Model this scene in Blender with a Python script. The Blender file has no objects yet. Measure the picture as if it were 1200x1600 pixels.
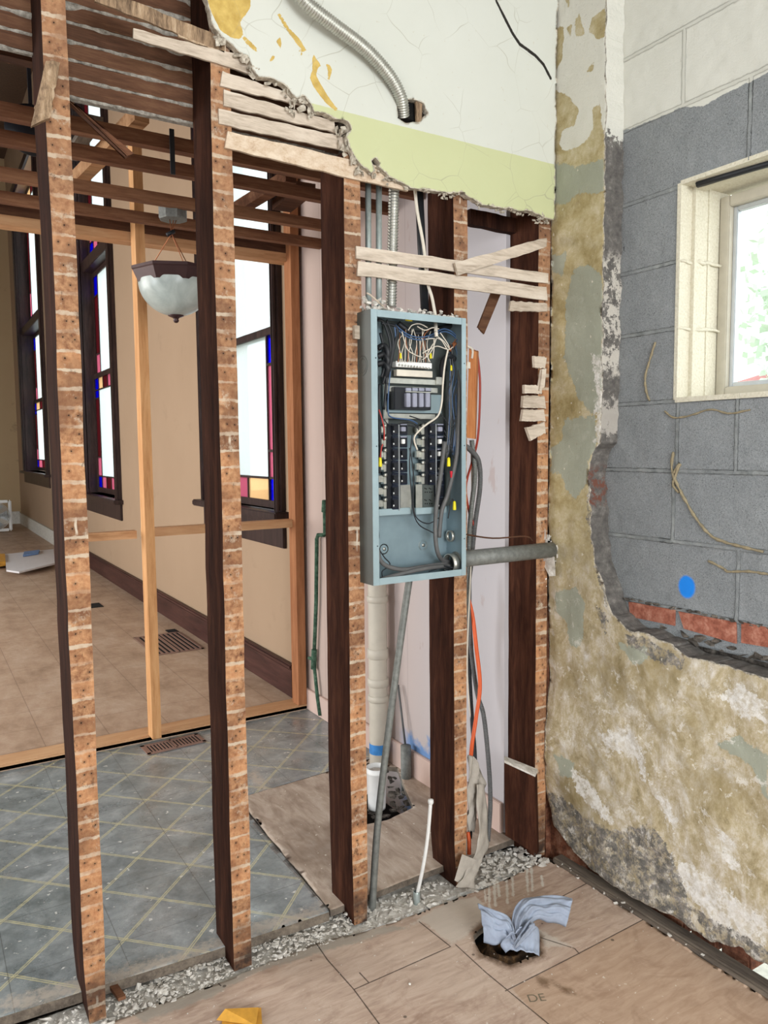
import bpy, bmesh, math, random
import numpy as np
from mathutils import Vector, Matrix, noise as mnoise

# ------------------------------------------------------------------ camera, world, light, exposure
scene = bpy.context.scene
col = scene.collection
FPX = 1200.0                                  # focal length in pixels of the 1200x1600 frame
PITCH = math.atan(100/1200.0); YAW = math.radians(31.6); ROLL = math.radians(0.5); EYE = Vector((0, 0, 1.47))
_F = Vector((math.sin(YAW)*math.cos(PITCH), math.cos(YAW)*math.cos(PITCH), -math.sin(PITCH)))
_R0 = Vector((math.cos(YAW), -math.sin(YAW), 0))
_U0 = _R0.cross(_F)
_R = _R0*math.cos(ROLL) - _U0*math.sin(ROLL)
_U = _U0*math.cos(ROLL) + _R0*math.sin(ROLL)
cd = bpy.data.cameras.new('camera'); cam = bpy.data.objects.new('camera', cd); col.objects.link(cam)
cd.sensor_fit = 'VERTICAL'; cd.sensor_height = 36; cd.lens = FPX*36/1600; cd.clip_start = .05; cd.clip_end = 300
m = Matrix((( _R.x, _U.x, -_F.x, 0), (_R.y, _U.y, -_F.y, 0), (_R.z, _U.z, -_F.z, 0), (0, 0, 0, 1)))
m.translation = EYE; cam.matrix_world = m
scene.camera = cam

EXPOSURE = 1.3
SKY = 1.15; LN = 26; LB_ = 82; LK = 42; LF = 105
w = bpy.data.worlds.new('sky'); scene.world = w; w.use_nodes = True
bg = w.node_tree.nodes['Background']; bg.inputs[0].default_value = (.93, .97, 1, 1); bg.inputs[1].default_value = SKY
scene.view_settings.view_transform = 'Standard'; scene.view_settings.look = 'None'
scene.view_settings.gamma = 1; scene.view_settings.use_curve_mapping = False
scene.view_settings.exposure = EXPOSURE

def area(name, loc, target, sx, sy, power, color=(1, 1, 1)):
    l = bpy.data.lights.new(name, 'AREA'); l.shape = 'RECTANGLE'; l.size = sx; l.size_y = sy; l.energy = power; l.color = color
    o = bpy.data.objects.new(name, l); col.objects.link(o); o.location = loc
    o.rotation_euler = (Vector(target)-Vector(loc)).to_track_quat('-Z', 'Y').to_euler(); return o
# daylight through the tall windows of the near room behind the camera, and through the openings of the far room's left wall
area('window_light_near', (-3.9, -1.9, 1.9), (1.0, 1.0, 1.3), 2.0, 2.4, LN, (.95, .98, 1))
area('window_light_back', (.2, -3.4, 1.9), (.9, 2.0, 1.3), 2.6, 1.8, LB_, (.95, .98, 1))
area('window_light_kitchen', (-3.9, 2.85, 1.9), (1.5, 3.2, 0.2), 1.4, 2.2, LK, (.88, .94, 1))
area('window_light_far', (-3.9, 6.6, 1.9), (1.9, 6.6, 1.4), 4.0, 2.4, LF, (1, .96, .9))

# ------------------------------------------------------------------ helpers: points
def ray(px, py): return _F*FPX + _R*(px-600) - _U*(py-800)
def onax(px, py, ax, v):
    d = ray(px, py); t = (v-EYE[ax])/d[ax]; return EYE + d*t
def aX(px, py, v=1.96): return onax(px, py, 0, v)
def aY(px, py, v=2.05): return onax(px, py, 1, v)
def aZ(px, py, v=0.0): return onax(px, py, 2, v)

YW = 2.05      # front of the studs
XR = 1.96      # plaster of the right-hand wall
XB = 2.04      # block infill
YP = 2.022     # face of the upper front plaster
def segs_of(lines, ax, v, flatten=0.0):
    out = []
    for ln in lines:
        P_ = [onax(a, b, ax, v) for a, b in ln]
        for p in P_: p[ax] = flatten
        out += list(zip(P_, P_[1:]))
    return out
rnd = random.Random(7)
ORIG = {}
def tag(o, label=None, cat=None, group=None, kind=None):
    if label: o['label'] = label
    if cat: o['category'] = cat
    if group: o['group'] = group
    if kind: o['kind'] = kind
    return o
def thing(name, label, cat, loc, group=None, kind=None):
    o = bpy.data.objects.new(name, None); o.empty_display_size = .05; col.objects.link(o); o.location = loc; ORIG[o.name] = Vector(loc)
    return tag(o, label, cat, group, kind)
def empty_struct(name, loc): return thing(name, None, None, loc, kind='structure')

class MB:
    def __init__(s): s.v = []; s.f = []; s.mi = []; s.sm = []
    def add(s, vs, fs, mi=0, smooth=False):
        b = len(s.v); s.v += [Vector(v) for v in vs]; s.f += [tuple(i+b for i in f) for f in fs]; s.mi += [mi]*len(fs); s.sm += [smooth]*len(fs); return s
    def box(s, a, b, mi=0, bev=0, faces_mi=None):
        x0, y0, z0 = [min(p, q) for p, q in zip(a, b)]; x1, y1, z1 = [max(p, q) for p, q in zip(a, b)]
        if bev > 0:
            bm = bmesh.new(); bmesh.ops.create_cube(bm, size=1)
            for v in bm.verts: v.co = Vector(((x0+x1)/2+v.co.x*(x1-x0), (y0+y1)/2+v.co.y*(y1-y0), (z0+z1)/2+v.co.z*(z1-z0)))
            bmesh.ops.bevel(bm, geom=bm.edges[:], offset=bev, segments=2, affect='EDGES')
            bm.verts.index_update(); s.add([v.co.copy() for v in bm.verts], [[v.index for v in f.verts] for f in bm.faces], mi); bm.free(); return s
        vs = [(x0,y0,z0),(x1,y0,z0),(x1,y1,z0),(x0,y1,z0),(x0,y0,z1),(x1,y0,z1),(x1,y1,z1),(x0,y1,z1)]
        return s.add(vs, [(0,3,2,1),(4,5,6,7),(0,1,5,4),(1,2,6,5),(2,3,7,6),(3,0,4,7)], mi)
    def hexa(s, q0, q1, mi=0):      # two quads (front, back) joined
        return s.add(list(q0)+list(q1), [(0,1,2,3),(7,6,5,4),(0,4,5,1),(1,5,6,2),(2,6,7,3),(3,7,4,0)], mi)
    def tube(s, pts, r, n=10, mi=0, cap=True, sub=0):
        pts = [Vector(p) for p in pts]
        if sub: pts = smooth_path(pts, sub)
        rs = r if callable(r) else (lambda t: r)
        rings = []; up = Vector((.13, .31, .94)); N = len(pts)
        for i, p in enumerate(pts):
            t = (pts[min(i+1, N-1)]-pts[max(i-1, 0)]).normalized()
            a = t.cross(up)
            if a.length < 1e-3: a = t.cross(Vector((1, 0, 0)))
            a.normalize(); b = t.cross(a).normalized(); up = b.cross(t)*-1 if False else up
            rad = rs(i/max(N-1, 1))
            rings.append([p+(a*math.cos(2*math.pi*k/n)+b*math.sin(2*math.pi*k/n))*rad for k in range(n)])
        vs = [v for rg in rings for v in rg]; fs = []
        for i in range(N-1):
            for k in range(n): fs.append((i*n+k, i*n+(k+1) % n, (i+1)*n+(k+1) % n, (i+1)*n+k))
        if cap: fs += [tuple(range(n))[::-1], tuple((N-1)*n+k for k in range(n))]
        return s.add(vs, fs, mi, True)
    def lathe(s, prof, c, n=24, mi=0, axis='Z', smooth=True):
        c = Vector(c); vs = []; fs = []
        for (r, h) in prof:
            for k in range(n):
                a = 2*math.pi*k/n; x, y = r*math.cos(a), r*math.sin(a)
                vs.append(c+(Vector((x, y, h)) if axis == 'Z' else Vector((x, -h, y)) if axis == 'Y' else Vector((h, x, y))))
        for i in range(len(prof)-1):
            for k in range(n): fs.append((i*n+k, i*n+(k+1) % n, (i+1)*n+(k+1) % n, (i+1)*n+k))
        return s.add(vs, fs, mi, smooth)
    def chunk(s, c, sx, sy, sz, rr, mi=0):
        bm = bmesh.new()
        for k in range(9):
            d = Vector((rr.uniform(-1, 1), rr.uniform(-1, 1), rr.uniform(-1, 1))).normalized()
            bm.verts.new(Vector((d.x*sx, d.y*sy, d.z*sz))*rr.uniform(.7, 1.1))
        r = bmesh.ops.convex_hull(bm, input=bm.verts[:])
        for v in [v for v in bm.verts if not v.link_faces]: bm.verts.remove(v)
        q = Matrix.Rotation(rr.uniform(0, 6.3), 3, 'Z'); bm.verts.index_update()
        s.add([Vector(c)+q@v.co for v in bm.verts], [[v.index for v in f.verts] for f in bm.faces], mi); bm.free(); return s
    def jitter(s, amp, seed=0, scale=20):
        for i, v in enumerate(s.v):
            s.v[i] = v + mnoise.noise_vector(v*scale+Vector((seed, 0, 0)))*amp
        return s
    def build(s, name, mats, parent=None, origin=None, kind=None):
        if not isinstance(mats, (list, tuple)): mats = [mats]
        if parent is not None: org = ORIG[parent.name]
        elif origin is not None: org = Vector(origin)
        else:
            xs = [v.x for v in s.v]; ys = [v.y for v in s.v]; zs = [v.z for v in s.v]
            org = Vector(((min(xs)+max(xs))/2, (min(ys)+max(ys))/2, min(zs)))
        me = bpy.data.meshes.new(name); me.from_pydata([v-org for v in s.v], [], s.f)
        for mm in mats: me.materials.append(mm)
        me.polygons.foreach_set('material_index', s.mi); me.polygons.foreach_set('use_smooth', s.sm); me.update()
        bm = bmesh.new(); bm.from_mesh(me); bmesh.ops.recalc_face_normals(bm, faces=bm.faces[:]); bm.to_mesh(me); bm.free()
        o = bpy.data.objects.new(name, me); col.objects.link(o)
        if parent is not None: o.parent = parent; ORIG[o.name] = org
        else: o.location = org; ORIG[o.name] = org
        if kind: o['kind'] = kind
        return o

def smooth_path(P, sub=8):
    out = []
    for i in range(len(P)-1):
        p0 = P[max(i-1, 0)]; p1 = P[i]; p2 = P[i+1]; p3 = P[min(i+2, len(P)-1)]
        for k in range(sub):
            t = k/sub
            out.append(.5*((2*p1)+(-p0+p2)*t+(2*p0-5*p1+4*p2-p3)*t*t+(-p0+3*p1-3*p2+p3)*t**3))
    out.append(P[-1]); return out

def copy_tree(o, loc):
    c = o.copy(); col.objects.link(c); c.location = loc
    for ch in o.children:
        d = ch.copy(); col.objects.link(d); d.parent = c
    return c

# ------------------------------------------------------------------ helpers: materials
def C(r, g, b):
    f = lambda c: (c/255/12.92) if c/255 <= .04045 else ((c/255+.055)/1.055)**2.4
    return (f(r), f(g), f(b), 1)
class Mt:
    def __init__(s, name, rough=.85, metal=0, spec=.4):
        s.m = bpy.data.materials.new(name); s.m.use_nodes = True; s.t = s.m.node_tree; s.n = s.t.nodes
        s.p = s.n['Principled BSDF']; s.p.inputs['Roughness'].default_value = rough; s.p.inputs['Metallic'].default_value = metal
        s.p.inputs['Specular IOR Level'].default_value = spec
    def link(s, a, b): s.t.links.new(a, b)
    def _in(s, sock, v):
        if v is None: return
        if hasattr(v, 'is_output'): s.link(v, sock)
        else: sock.default_value = v
    def pos(s): return s.n.new('ShaderNodeNewGeometry').outputs['Position']
    def obj(s): return s.n.new('ShaderNodeTexCoord').outputs['Object']
    def xyz(s, v):
        n = s.n.new('ShaderNodeSeparateXYZ'); s.link(v, n.inputs[0]); return n.outputs
    def comb(s, x, y, z):
        n = s.n.new('ShaderNodeCombineXYZ'); s._in(n.inputs[0], x); s._in(n.inputs[1], y); s._in(n.inputs[2], z); return n.outputs[0]
    def scl(s, v, sc):
        n = s.n.new('ShaderNodeVectorMath'); n.operation = 'MULTIPLY'; s.link(v, n.inputs[0]); n.inputs[1].default_value = sc; return n.outputs[0]
    def noise(s, vec, scale, det=5, rough=.6, dist=0):
        n = s.n.new('ShaderNodeTexNoise'); s.link(vec, n.inputs['Vector']); n.inputs['Scale'].default_value = scale
        n.inputs['Detail'].default_value = det; n.inputs['Roughness'].default_value = rough; n.inputs['Distortion'].default_value = dist; return n.outputs[0]
    def vor(s, vec, scale, feat='F1', out=0):
        n = s.n.new('ShaderNodeTexVoronoi'); n.feature = feat; s.link(vec, n.inputs['Vector']); n.inputs['Scale'].default_value = scale; return n.outputs[out]
    def white(s, v, dim='1D'):
        n = s.n.new('ShaderNodeTexWhiteNoise'); n.noise_dimensions = dim
        s._in(n.inputs['W'] if dim == '1D' else n.inputs['Vector'], v); return n.outputs['Value']
    def ma(s, op, a, b=None, c=None):
        n = s.n.new('ShaderNodeMath'); n.operation = op; s._in(n.inputs[0], a)
        if b is not None: s._in(n.inputs[1], b)
        if c is not None: s._in(n.inputs[2], c)
        return n.outputs[0]
    def step(s, v, lo, hi):
        n = s.n.new('ShaderNodeMapRange'); s._in(n.inputs[0], v); n.inputs[1].default_value = lo; n.inputs[2].default_value = hi; n.clamp = True; return n.outputs[0]
    def seg(s, p, a, b):            # distance of p to the segment a-b
        a = Vector(a); e = Vector(b)-a; V = lambda op: s.n.new('ShaderNodeVectorMath')
        d = s.n.new('ShaderNodeVectorMath'); d.operation = 'SUBTRACT'; s.link(p, d.inputs[0]); d.inputs[1].default_value = a
        q = s.n.new('ShaderNodeVectorMath'); q.operation = 'DOT_PRODUCT'; s.link(d.outputs[0], q.inputs[0]); q.inputs[1].default_value = e/max(e.length_squared, 1e-9)
        t = s.step(q.outputs['Value'], 0, 1)
        m_ = s.n.new('ShaderNodeVectorMath'); m_.operation = 'SCALE'; m_.inputs[0].default_value = e; s.link(t, m_.inputs['Scale'])
        r = s.n.new('ShaderNodeVectorMath'); r.operation = 'DISTANCE'; s.link(d.outputs[0], r.inputs[0]); s.link(m_.outputs[0], r.inputs[1]); return r.outputs['Value']
    def polyd(s, p, segs):
        o = None
        for a, b in segs:
            d = s.seg(p, a, b); o = d if o is None else s.ma('MINIMUM', o, d)
        return o
    def flat(s, p, ax): return s.scl(p, tuple(0 if i == ax else 1 for i in range(3)))
    def attr(s, name):
        n = s.n.new('ShaderNodeAttribute'); n.attribute_name = name; return n.outputs['Fac']
    def objrand(s): return s.n.new('ShaderNodeObjectInfo').outputs['Random']
    def mix(s, f, a, b, mode='MIX'):
        n = s.n.new('ShaderNodeMix'); n.data_type = 'RGBA'; n.blend_type = mode; s._in(n.inputs[0], f); s._in(n.inputs[6], a); s._in(n.inputs[7], b); return n.outputs[2]
    def ramp(s, f, st):
        n = s.n.new('ShaderNodeValToRGB'); s.link(f, n.inputs[0]); e = n.color_ramp.elements
        while len(e) < len(st): e.new(.5)
        for i, (p, c) in enumerate(st): e[i].position = p; e[i].color = c
        return n.outputs[0]
    def bump(s, h, st=.3, d=.01):
        n = s.n.new('ShaderNodeBump'); n.inputs['Strength'].default_value = st; n.inputs['Distance'].default_value = d; s.link(h, n.inputs['Height'])
        s.link(n.outputs[0], s.p.inputs['Normal']); return s
    def out(s, c=None, rough=None):
        if c is not None: s._in(s.p.inputs['Base Color'], c)
        if rough is not None: s._in(s.p.inputs['Roughness'], rough)
        return s.m
def plain(name, c, rough=.6, metal=0, var=.12, scale=30, bump=.15):
    t = Mt(name, rough, metal); o = t.obj(); nz = t.noise(o, scale)
    d = tuple(x*(1-var*2) for x in c[:3])+(1,); l = tuple(min(1, x*(1+var)) for x in c[:3])+(1,)
    t.bump(nz, bump, .003); return t.out(t.ramp(nz, [(.3, d), (.7, l)]))
def wood(name, cols, axis=(1, 1, 1), sc=14, rough=.8, bump=.4, world=False, rand=.15):
    t = Mt(name, rough, spec=.25); v = t.pos() if world else t.obj()
    v = t.scl(v, axis); a = t.noise(v, sc, 8, .65, .4); b = t.noise(v, sc*5, 4, .7)
    f = t.ma('ADD', t.ma('MULTIPLY', a, .7), t.ma('MULTIPLY', b, .3))
    if rand: f = t.ma('ADD', f, t.ma('MULTIPLY', t.ma('SUBTRACT', t.objrand(), .5), rand))
    k = len(cols); c = t.ramp(f, [(.32+.36*i/(k-1), cc) for i, cc in enumerate(cols)])
    t.bump(f, bump, .004); return t.out(c)

MAT = {}
# world axes: laths and joists run along X, studs along Z
MAT['lath_pale'] = wood('lath_pale', [C(150, 136, 120), C(198, 184, 168), C(218, 208, 194)], (.15, 1, 1), 30, bump=.5)
MAT['lath_rust'] = wood('lath_rust', [C(150, 118, 94), C(196, 174, 150), C(214, 198, 178)], (.6, 1, 1), 60, bump=.4)
MAT['lath_old'] = wood('lath_old', [C(58, 36, 24), C(92, 62, 44), C(122, 90, 66)], (.12, 1, 1), 26, bump=.4)
MAT['joist'] = wood('joist', [C(74, 44, 30), C(112, 74, 52), C(146, 106, 78)], (.1, 1, 1), 22)
MAT['joist_dark'] = wood('joist_dark', [C(52, 32, 24), C(84, 55, 40), C(110, 76, 56)], (.1, 1, 1), 22)
MAT['timber_new'] = wood('timber_new', [C(164, 112, 68), C(196, 146, 98), C(212, 168, 120)], (1, 1, .1), 20, bump=.15)
MAT['timber_new_x'] = wood('timber_new_x', [C(150, 105, 70), C(190, 145, 105), C(205, 165, 125)], (.1, 1, 1), 20, bump=.15)
MAT['timber_orange'] = wood('timber_orange', [C(160, 96, 56), C(190, 128, 80), C(204, 148, 100)], (1, 1, .12), 24, bump=.1)
MAT['torn_wood'] = wood('torn_wood', [C(84, 66, 52), C(160, 135, 108), C(205, 185, 160)], (1, 1, .2), 50, bump=1)
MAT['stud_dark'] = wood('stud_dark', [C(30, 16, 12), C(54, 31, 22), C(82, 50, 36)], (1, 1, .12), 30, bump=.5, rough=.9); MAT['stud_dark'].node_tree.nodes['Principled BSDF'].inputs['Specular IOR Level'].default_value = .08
MAT['post_brown'] = wood('post_brown', [C(112, 70, 46), C(152, 100, 66), C(174, 120, 82)], (1, 1, .1), 20, bump=.15)
MAT['dark_oak'] = wood('dark_oak', [C(30, 22, 22), C(52, 38, 36), C(74, 56, 52)], (1, 1, .15), 20, bump=.1, rough=.4, rand=0)
MAT['baseboard_dark'] = wood('baseboard_dark', [C(40, 24, 22), C(66, 40, 36), C(86, 56, 50)], (1, .1, 1), 20, bump=.1, rough=.45, rand=0)
MAT['beam_grey'] = wood('beam_grey', [C(60, 52, 46), C(104, 94, 84), C(134, 122, 108)], (1, .1, 1), 30, bump=.6)

def stud_face():
    t = Mt('stud_face_lath_marks', .85, spec=.2); o = t.obj(); x, y, z = t.xyz(o); o = t.comb(x, t.ma('MULTIPLY', t.objrand(), 7.0), z)
    wob = t.noise(o, 18, 3); zz = t.ma('ADD', z, t.ma('MULTIPLY', t.ma('SUBTRACT', wob, .5), .012))
    zz = t.ma('ADD', zz, t.ma('MULTIPLY', t.objrand(), .04))
    q = t.ma('DIVIDE', zz, .0465); fr = t.ma('FRACT', q); cell = t.ma('FLOOR', q)
    rc = t.white(cell); n2 = t.noise(o, 60, 6, .7); n3 = t.noise(o, 7, 4)
    gr = t.noise(t.scl(o, (1, 1, .15)), 60, 6, .7); base = t.mix(rc, C(118, 76, 54), C(180, 126, 88)); base = t.mix(t.ma('MULTIPLY', t.step(gr, .45, .65), .35), base, C(92, 60, 44))
    base = t.mix(t.step(n2, .35, .75), base, C(206, 160, 118))
    base = t.mix(t.ma('MULTIPLY', t.step(n3, .46, .6), .6), base, C(96, 64, 48)); base = t.mix(t.ma('MULTIPLY', t.step(t.ma('ADD', z, t.ma('MULTIPLY', n3, .8)), 1.9, 2.5), .35), base, C(120, 92, 74))
    # plaster lines
    tri = t.ma('ABSOLUTE', t.ma('SUBTRACT', fr, .5)); tri = t.ma('ADD', tri, t.ma('MULTIPLY', t.ma('SUBTRACT', n2, .5), .22))
    line = t.step(t.ma('ADD', tri, t.ma('MULTIPLY', t.ma('SUBTRACT', t.noise(o, 11, 3), .5), .22)), .39, .43); pres = t.step(t.noise(o, 9, 4), .42, .58)
    base = t.mix(t.ma('MULTIPLY', line, t.ma('ADD', .15, t.ma('MULTIPLY', pres, .65))), base, C(196, 182, 162))
    sm = t.ma('MULTIPLY', t.step(t.noise(o, 17, 7, .75), .57, .66), .6)
    base = t.mix(sm, base, C(196, 184, 164))
    bk = t.step(t.noise(t.scl(o, (1.6, 1, 1)), 24, 6, .75), .60, .66); base = t.mix(t.ma('MULTIPLY', bk, .6), base, C(66, 50, 42))
    vs_ = t.ma('MULTIPLY', t.step(t.ma('ABSOLUTE', t.ma('SUBTRACT', x, t.ma('MULTIPLY', t.ma('SUBTRACT', t.noise(o, 9, 3), .5), .03))), .0035, .0022), t.step(t.noise(o, 7, 2), .66, .70)); base = t.mix(t.ma('MULTIPLY', vs_, .8), base, C(206, 194, 176))
    # nail holes, one or two a lath
    for sg, seed in ((1, 3.1), (-1, 9.7)):
        cx = t.ma('MULTIPLY', t.ma('ADD', t.white(t.ma('ADD', cell, seed)), .05), .018*sg)
        dx = t.ma('SUBTRACT', x, cx); dz = t.ma('MULTIPLY', t.ma('SUBTRACT', fr, t.ma('ADD', .4, t.ma('MULTIPLY', t.white(t.ma('ADD', cell, seed*2)), .35))), .0465)
        d = t.ma('SQRT', t.ma('ADD', t.ma('MULTIPLY', dx, dx), t.ma('MULTIPLY', dz, dz)))
        on = t.ma('GREATER_THAN', t.white(t.ma('ADD', cell, seed*3)), .45)
        base = t.mix(t.ma('MULTIPLY', on, t.ma('MULTIPLY', t.step(d, .008, .002), .45)), base, C(60, 42, 34))
        base = t.mix(t.ma('MULTIPLY', on, t.step(d, .0021, .0012)), base, C(18, 14, 12))
    low = t.ma('MULTIPLY', t.step(z, .22, .02), t.step(t.noise(o, 20, 5), .3, .6))
    base = t.mix(low, base, C(58, 46, 40))
    t.bump(n2, .6, .004); return t.out(base)
MAT['stud_face'] = stud_face()

GREY = C(134, 128, 120)
CRACK = segs_of([[(768,-30),(776,2),(786,22),(800,50),(812,69),(823,77),(836,87),(849,101),(860,122)]], 1, YP)
def plaster_front():
    t = Mt('plaster_front', .75, spec=.3); p = t.pos(); x, y, z = t.xyz(p)
    n = t.noise(p, 3, 5); nf = t.noise(p, 90, 5, .7); nj = t.ma('SUBTRACT', t.noise(p, 55, 6, .75), .5)
    base = t.mix(n, C(194, 196, 186), C(208, 210, 203))
    band = t.ma('ADD', t.attr('green'), t.ma('MULTIPLY', nj, .003)); base = t.mix(t.step(band, -.0004, .0004), base, t.mix(n, C(184, 188, 144), C(194, 198, 158)))
    ol = t.ma('ADD', t.attr('olive'), t.ma('MULTIPLY', nj, .007)); base = t.mix(t.step(ol, -.0004, .0004), base, t.ramp(t.noise(p, 40, 6), [(.3, C(176, 146, 74)), (.7, C(206, 178, 104))]))
    # fine crackle
    cr = t.vor(t.mix(.08, p, t.n.new('ShaderNodeTexNoise').outputs[1]), 7, 'DISTANCE_TO_EDGE'); crm = t.ma('MULTIPLY', t.step(cr, .008, .002), t.step(t.noise(p, 4, 2), .45, .6))
    base = t.mix(t.ma('MULTIPLY', crm, .55), base, C(150, 146, 128))
    wid = t.ma('MULTIPLY', t.step(z, 2.99, 2.86), .0042)
    ck = t.ma('SUBTRACT', t.ma('ADD', t.polyd(t.flat(p, 1), CRACK), t.ma('MULTIPLY', nj, .005)), wid); base = t.mix(t.step(ck, .0022, .0008), base, C(36, 32, 28))
    ed = t.ma('ADD', t.attr('edge'), t.ma('MULTIPLY', nj, .02)); em = t.step(ed, .004, .0015)
    base = t.mix(em, base, t.ramp(nf, [(.35, C(150, 142, 128)), (.65, C(212, 204, 188))]))
    st = t.step(t.noise(p, 70, 3), .70, .73); base = t.mix(t.ma('MULTIPLY', st, .35), base, C(176, 160, 130))
    h = t.ma('SUBTRACT', t.ma('MULTIPLY', nf, .15), t.ma('ADD', em, t.step(ol, -.0004, .0004))); t.bump(h, .35, .002)
    return t.out(base)
MAT['plaster_front'] = plaster_front()
def rubble_mat(name, a, b, c, scale=60):
    t = Mt(name, .95, spec=.15); p = t.pos(); n = t.noise(p, scale, 6, .7); t.bump(n, .9, .006)
    return t.out(t.ramp(n, [(.32, a), (.5, b), (.68, c)]))
MAT['plaster_broken'] = rubble_mat('plaster_broken', C(120, 112, 100), C(180, 171, 156), C(218, 211, 197))
MAT['rubble'] = rubble_mat('rubble', C(176, 170, 160), C(208, 203, 195), C(232, 229, 223), 45)
MAT['rubble_dark'] = rubble_mat('rubble_dark', C(50, 46, 42), C(96, 90, 84), C(150, 145, 136), 45)
MAT['plaster_key'] = rubble_mat('plaster_key', C(104, 98, 90), C(150, 145, 136), C(182, 176, 166))

def plaster_right():
    t = Mt('plaster_right', .85, spec=.25); p = t.pos(); x, y, z = t.xyz(p)
    nl = t.noise(p, 5, 6, .65); nm = t.noise(p, 14, 9, .76, .3); nf = t.noise(p, 70, 6, .75)
    nj = t.ma('SUBTRACT', t.noise(p, 30, 8, .78), .5)
    pc = t.scl(p, (1, 1, .7))
    tan = t.ramp(nm, [(.3, C(142, 126, 84)), (.45, C(170, 155, 114)), (.58, C(188, 176, 142)), (.72, C(208, 200, 178))])
    low = t.ramp(t.noise(pc, 13, 11, .82, .25), [(.30, C(124, 110, 86)), (.40, C(160, 146, 112)), (.48, C(182, 168, 138)), (.55, C(198, 188, 168)), (.63, C(216, 211, 202)), (.74, C(232, 230, 226))])
    low = t.mix(t.ma('MULTIPLY', t.step(t.noise(p, 3.5, 5), .5, .62), .5), low, C(140, 124, 84))
    base = t.mix(t.step(t.ma('ADD', z, t.ma('MULTIPLY', nj, .8)), 1.25, .9), tan, low)
    def lay(name, amp, colr, base, k=1.0):
        v = t.ma('ADD', t.attr(name), t.ma('MULTIPLY', nj, amp)); mk = t.step(v, -.0006, .0006)
        if k != 1: mk = t.ma('MULTIPLY', mk, t.ma('ADD', .25, t.ma('MULTIPLY', t.step(t.noise(p, 34, 9, .8), .43, .52), .75)))
        return t.mix(mk, base, colr), mk
    base, m1 = lay('green', .07, t.mix(nl, C(150, 153, 136), C(168, 171, 156)), base)
    base, m2 = lay('cream', .035, t.mix(nl, C(206, 204, 192), C(218, 217, 208)), base)
    base, m3 = lay('white', .12, t.ramp(nf, [(.3, C(196, 190, 178)), (.6, C(232, 230, 226))]), base, .9)
    base, m4 = lay('dark', .09, t.ramp(t.noise(p, 24, 8, .8), [(.3, C(66, 64, 62)), (.48, C(106, 103, 98)), (.58, C(136, 130, 124)), (.68, C(200, 196, 190))]), base, .9)
    base, m5 = lay('brick', .015, t.mix(nf, C(86, 56, 50), C(120, 82, 72)), base)
    # salt bloom flakes
    fl = t.step(t.noise(p, 20, 10, .82, .3), .555, .60); lowm = t.step(z, 1.1, .7)
    base = t.mix(t.ma('MULTIPLY', fl, t.ma('ADD', .10, t.ma('MULTIPLY', lowm, .6))), base, C(222, 218, 210))
    dk = t.step(t.noise(p, 18, 10, .8), .60, .66); base = t.mix(t.ma('MULTIPLY', dk, t.ma('MULTIPLY', lowm, .55)), base, C(104, 92, 76))
    sp = t.step(t.noise(p, 120, 4, .7), .66, .70); base = t.mix(t.ma('MULTIPLY', sp, .45), base, C(86, 74, 54))
    fk = t.step(t.noise(p, 45, 3, .5), .70, .72); base = t.mix(t.ma('MULTIPLY', fk, .8), base, C(216, 210, 194))
    ed = t.ma('ADD', t.attr('edge'), t.ma('MULTIPLY', nj, .03)); base = t.mix(t.step(ed, .006, .002), base, t.ramp(nf, [(.4, C(96, 90, 82)), (.6, C(200, 192, 178))]))
    h = t.ma('ADD', t.ma('MULTIPLY', t.noise(pc, 13, 11, .82, .25), 1.4), t.ma('ADD', t.ma('MULTIPLY', nf, .35), t.ma('ADD', t.ma('MULTIPLY', m1, .12), t.ma('MULTIPLY', m2, .12)))); t.bump(h, .55, .008)
    return t.out(base)
MAT['plaster_right'] = plaster_right()
def return_face():
    t = Mt('plaster_return', .9, spec=.2); p = t.pos(); x, y, z = t.xyz(p)
    nj = t.ma('SUBTRACT', t.noise(p, 28, 8, .78), .5)
    g = t.ramp(t.noise(p, 30, 8, .75), [(.3, C(74, 72, 70)), (.55, C(110, 106, 102)), (.75, C(150, 146, 140))])
    zz = t.ma('ADD', z, t.ma('MULTIPLY', nj, .3))
    w1 = t.ma('MULTIPLY', t.step(zz, 1.70, 1.74), t.step(zz, 2.12, 2.08)); w1 = t.ma('MULTIPLY', w1, t.step(nj, -.03, .0))
    g = t.mix(w1, g, C(196, 190, 180)); g = t.mix(t.step(zz, 2.46, 2.47), g, C(212, 211, 202))
    w2 = t.ma('MULTIPLY', t.step(zz, 1.5, 1.52), t.step(zz, 1.62, 1.6)); g = t.mix(w2, g, C(176, 170, 162))
    b = t.ma('MULTIPLY', t.step(zz, 1.28, 1.30), t.step(zz, 1.42, 1.40)); g = t.mix(t.ma('MULTIPLY', b, t.step(nj, -.02, .04)), g, C(116, 76, 64))
    t.bump(t.noise(p, 50, 6, .75), .8, .008); return t.out(g)
MAT['return'] = return_face()

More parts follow.
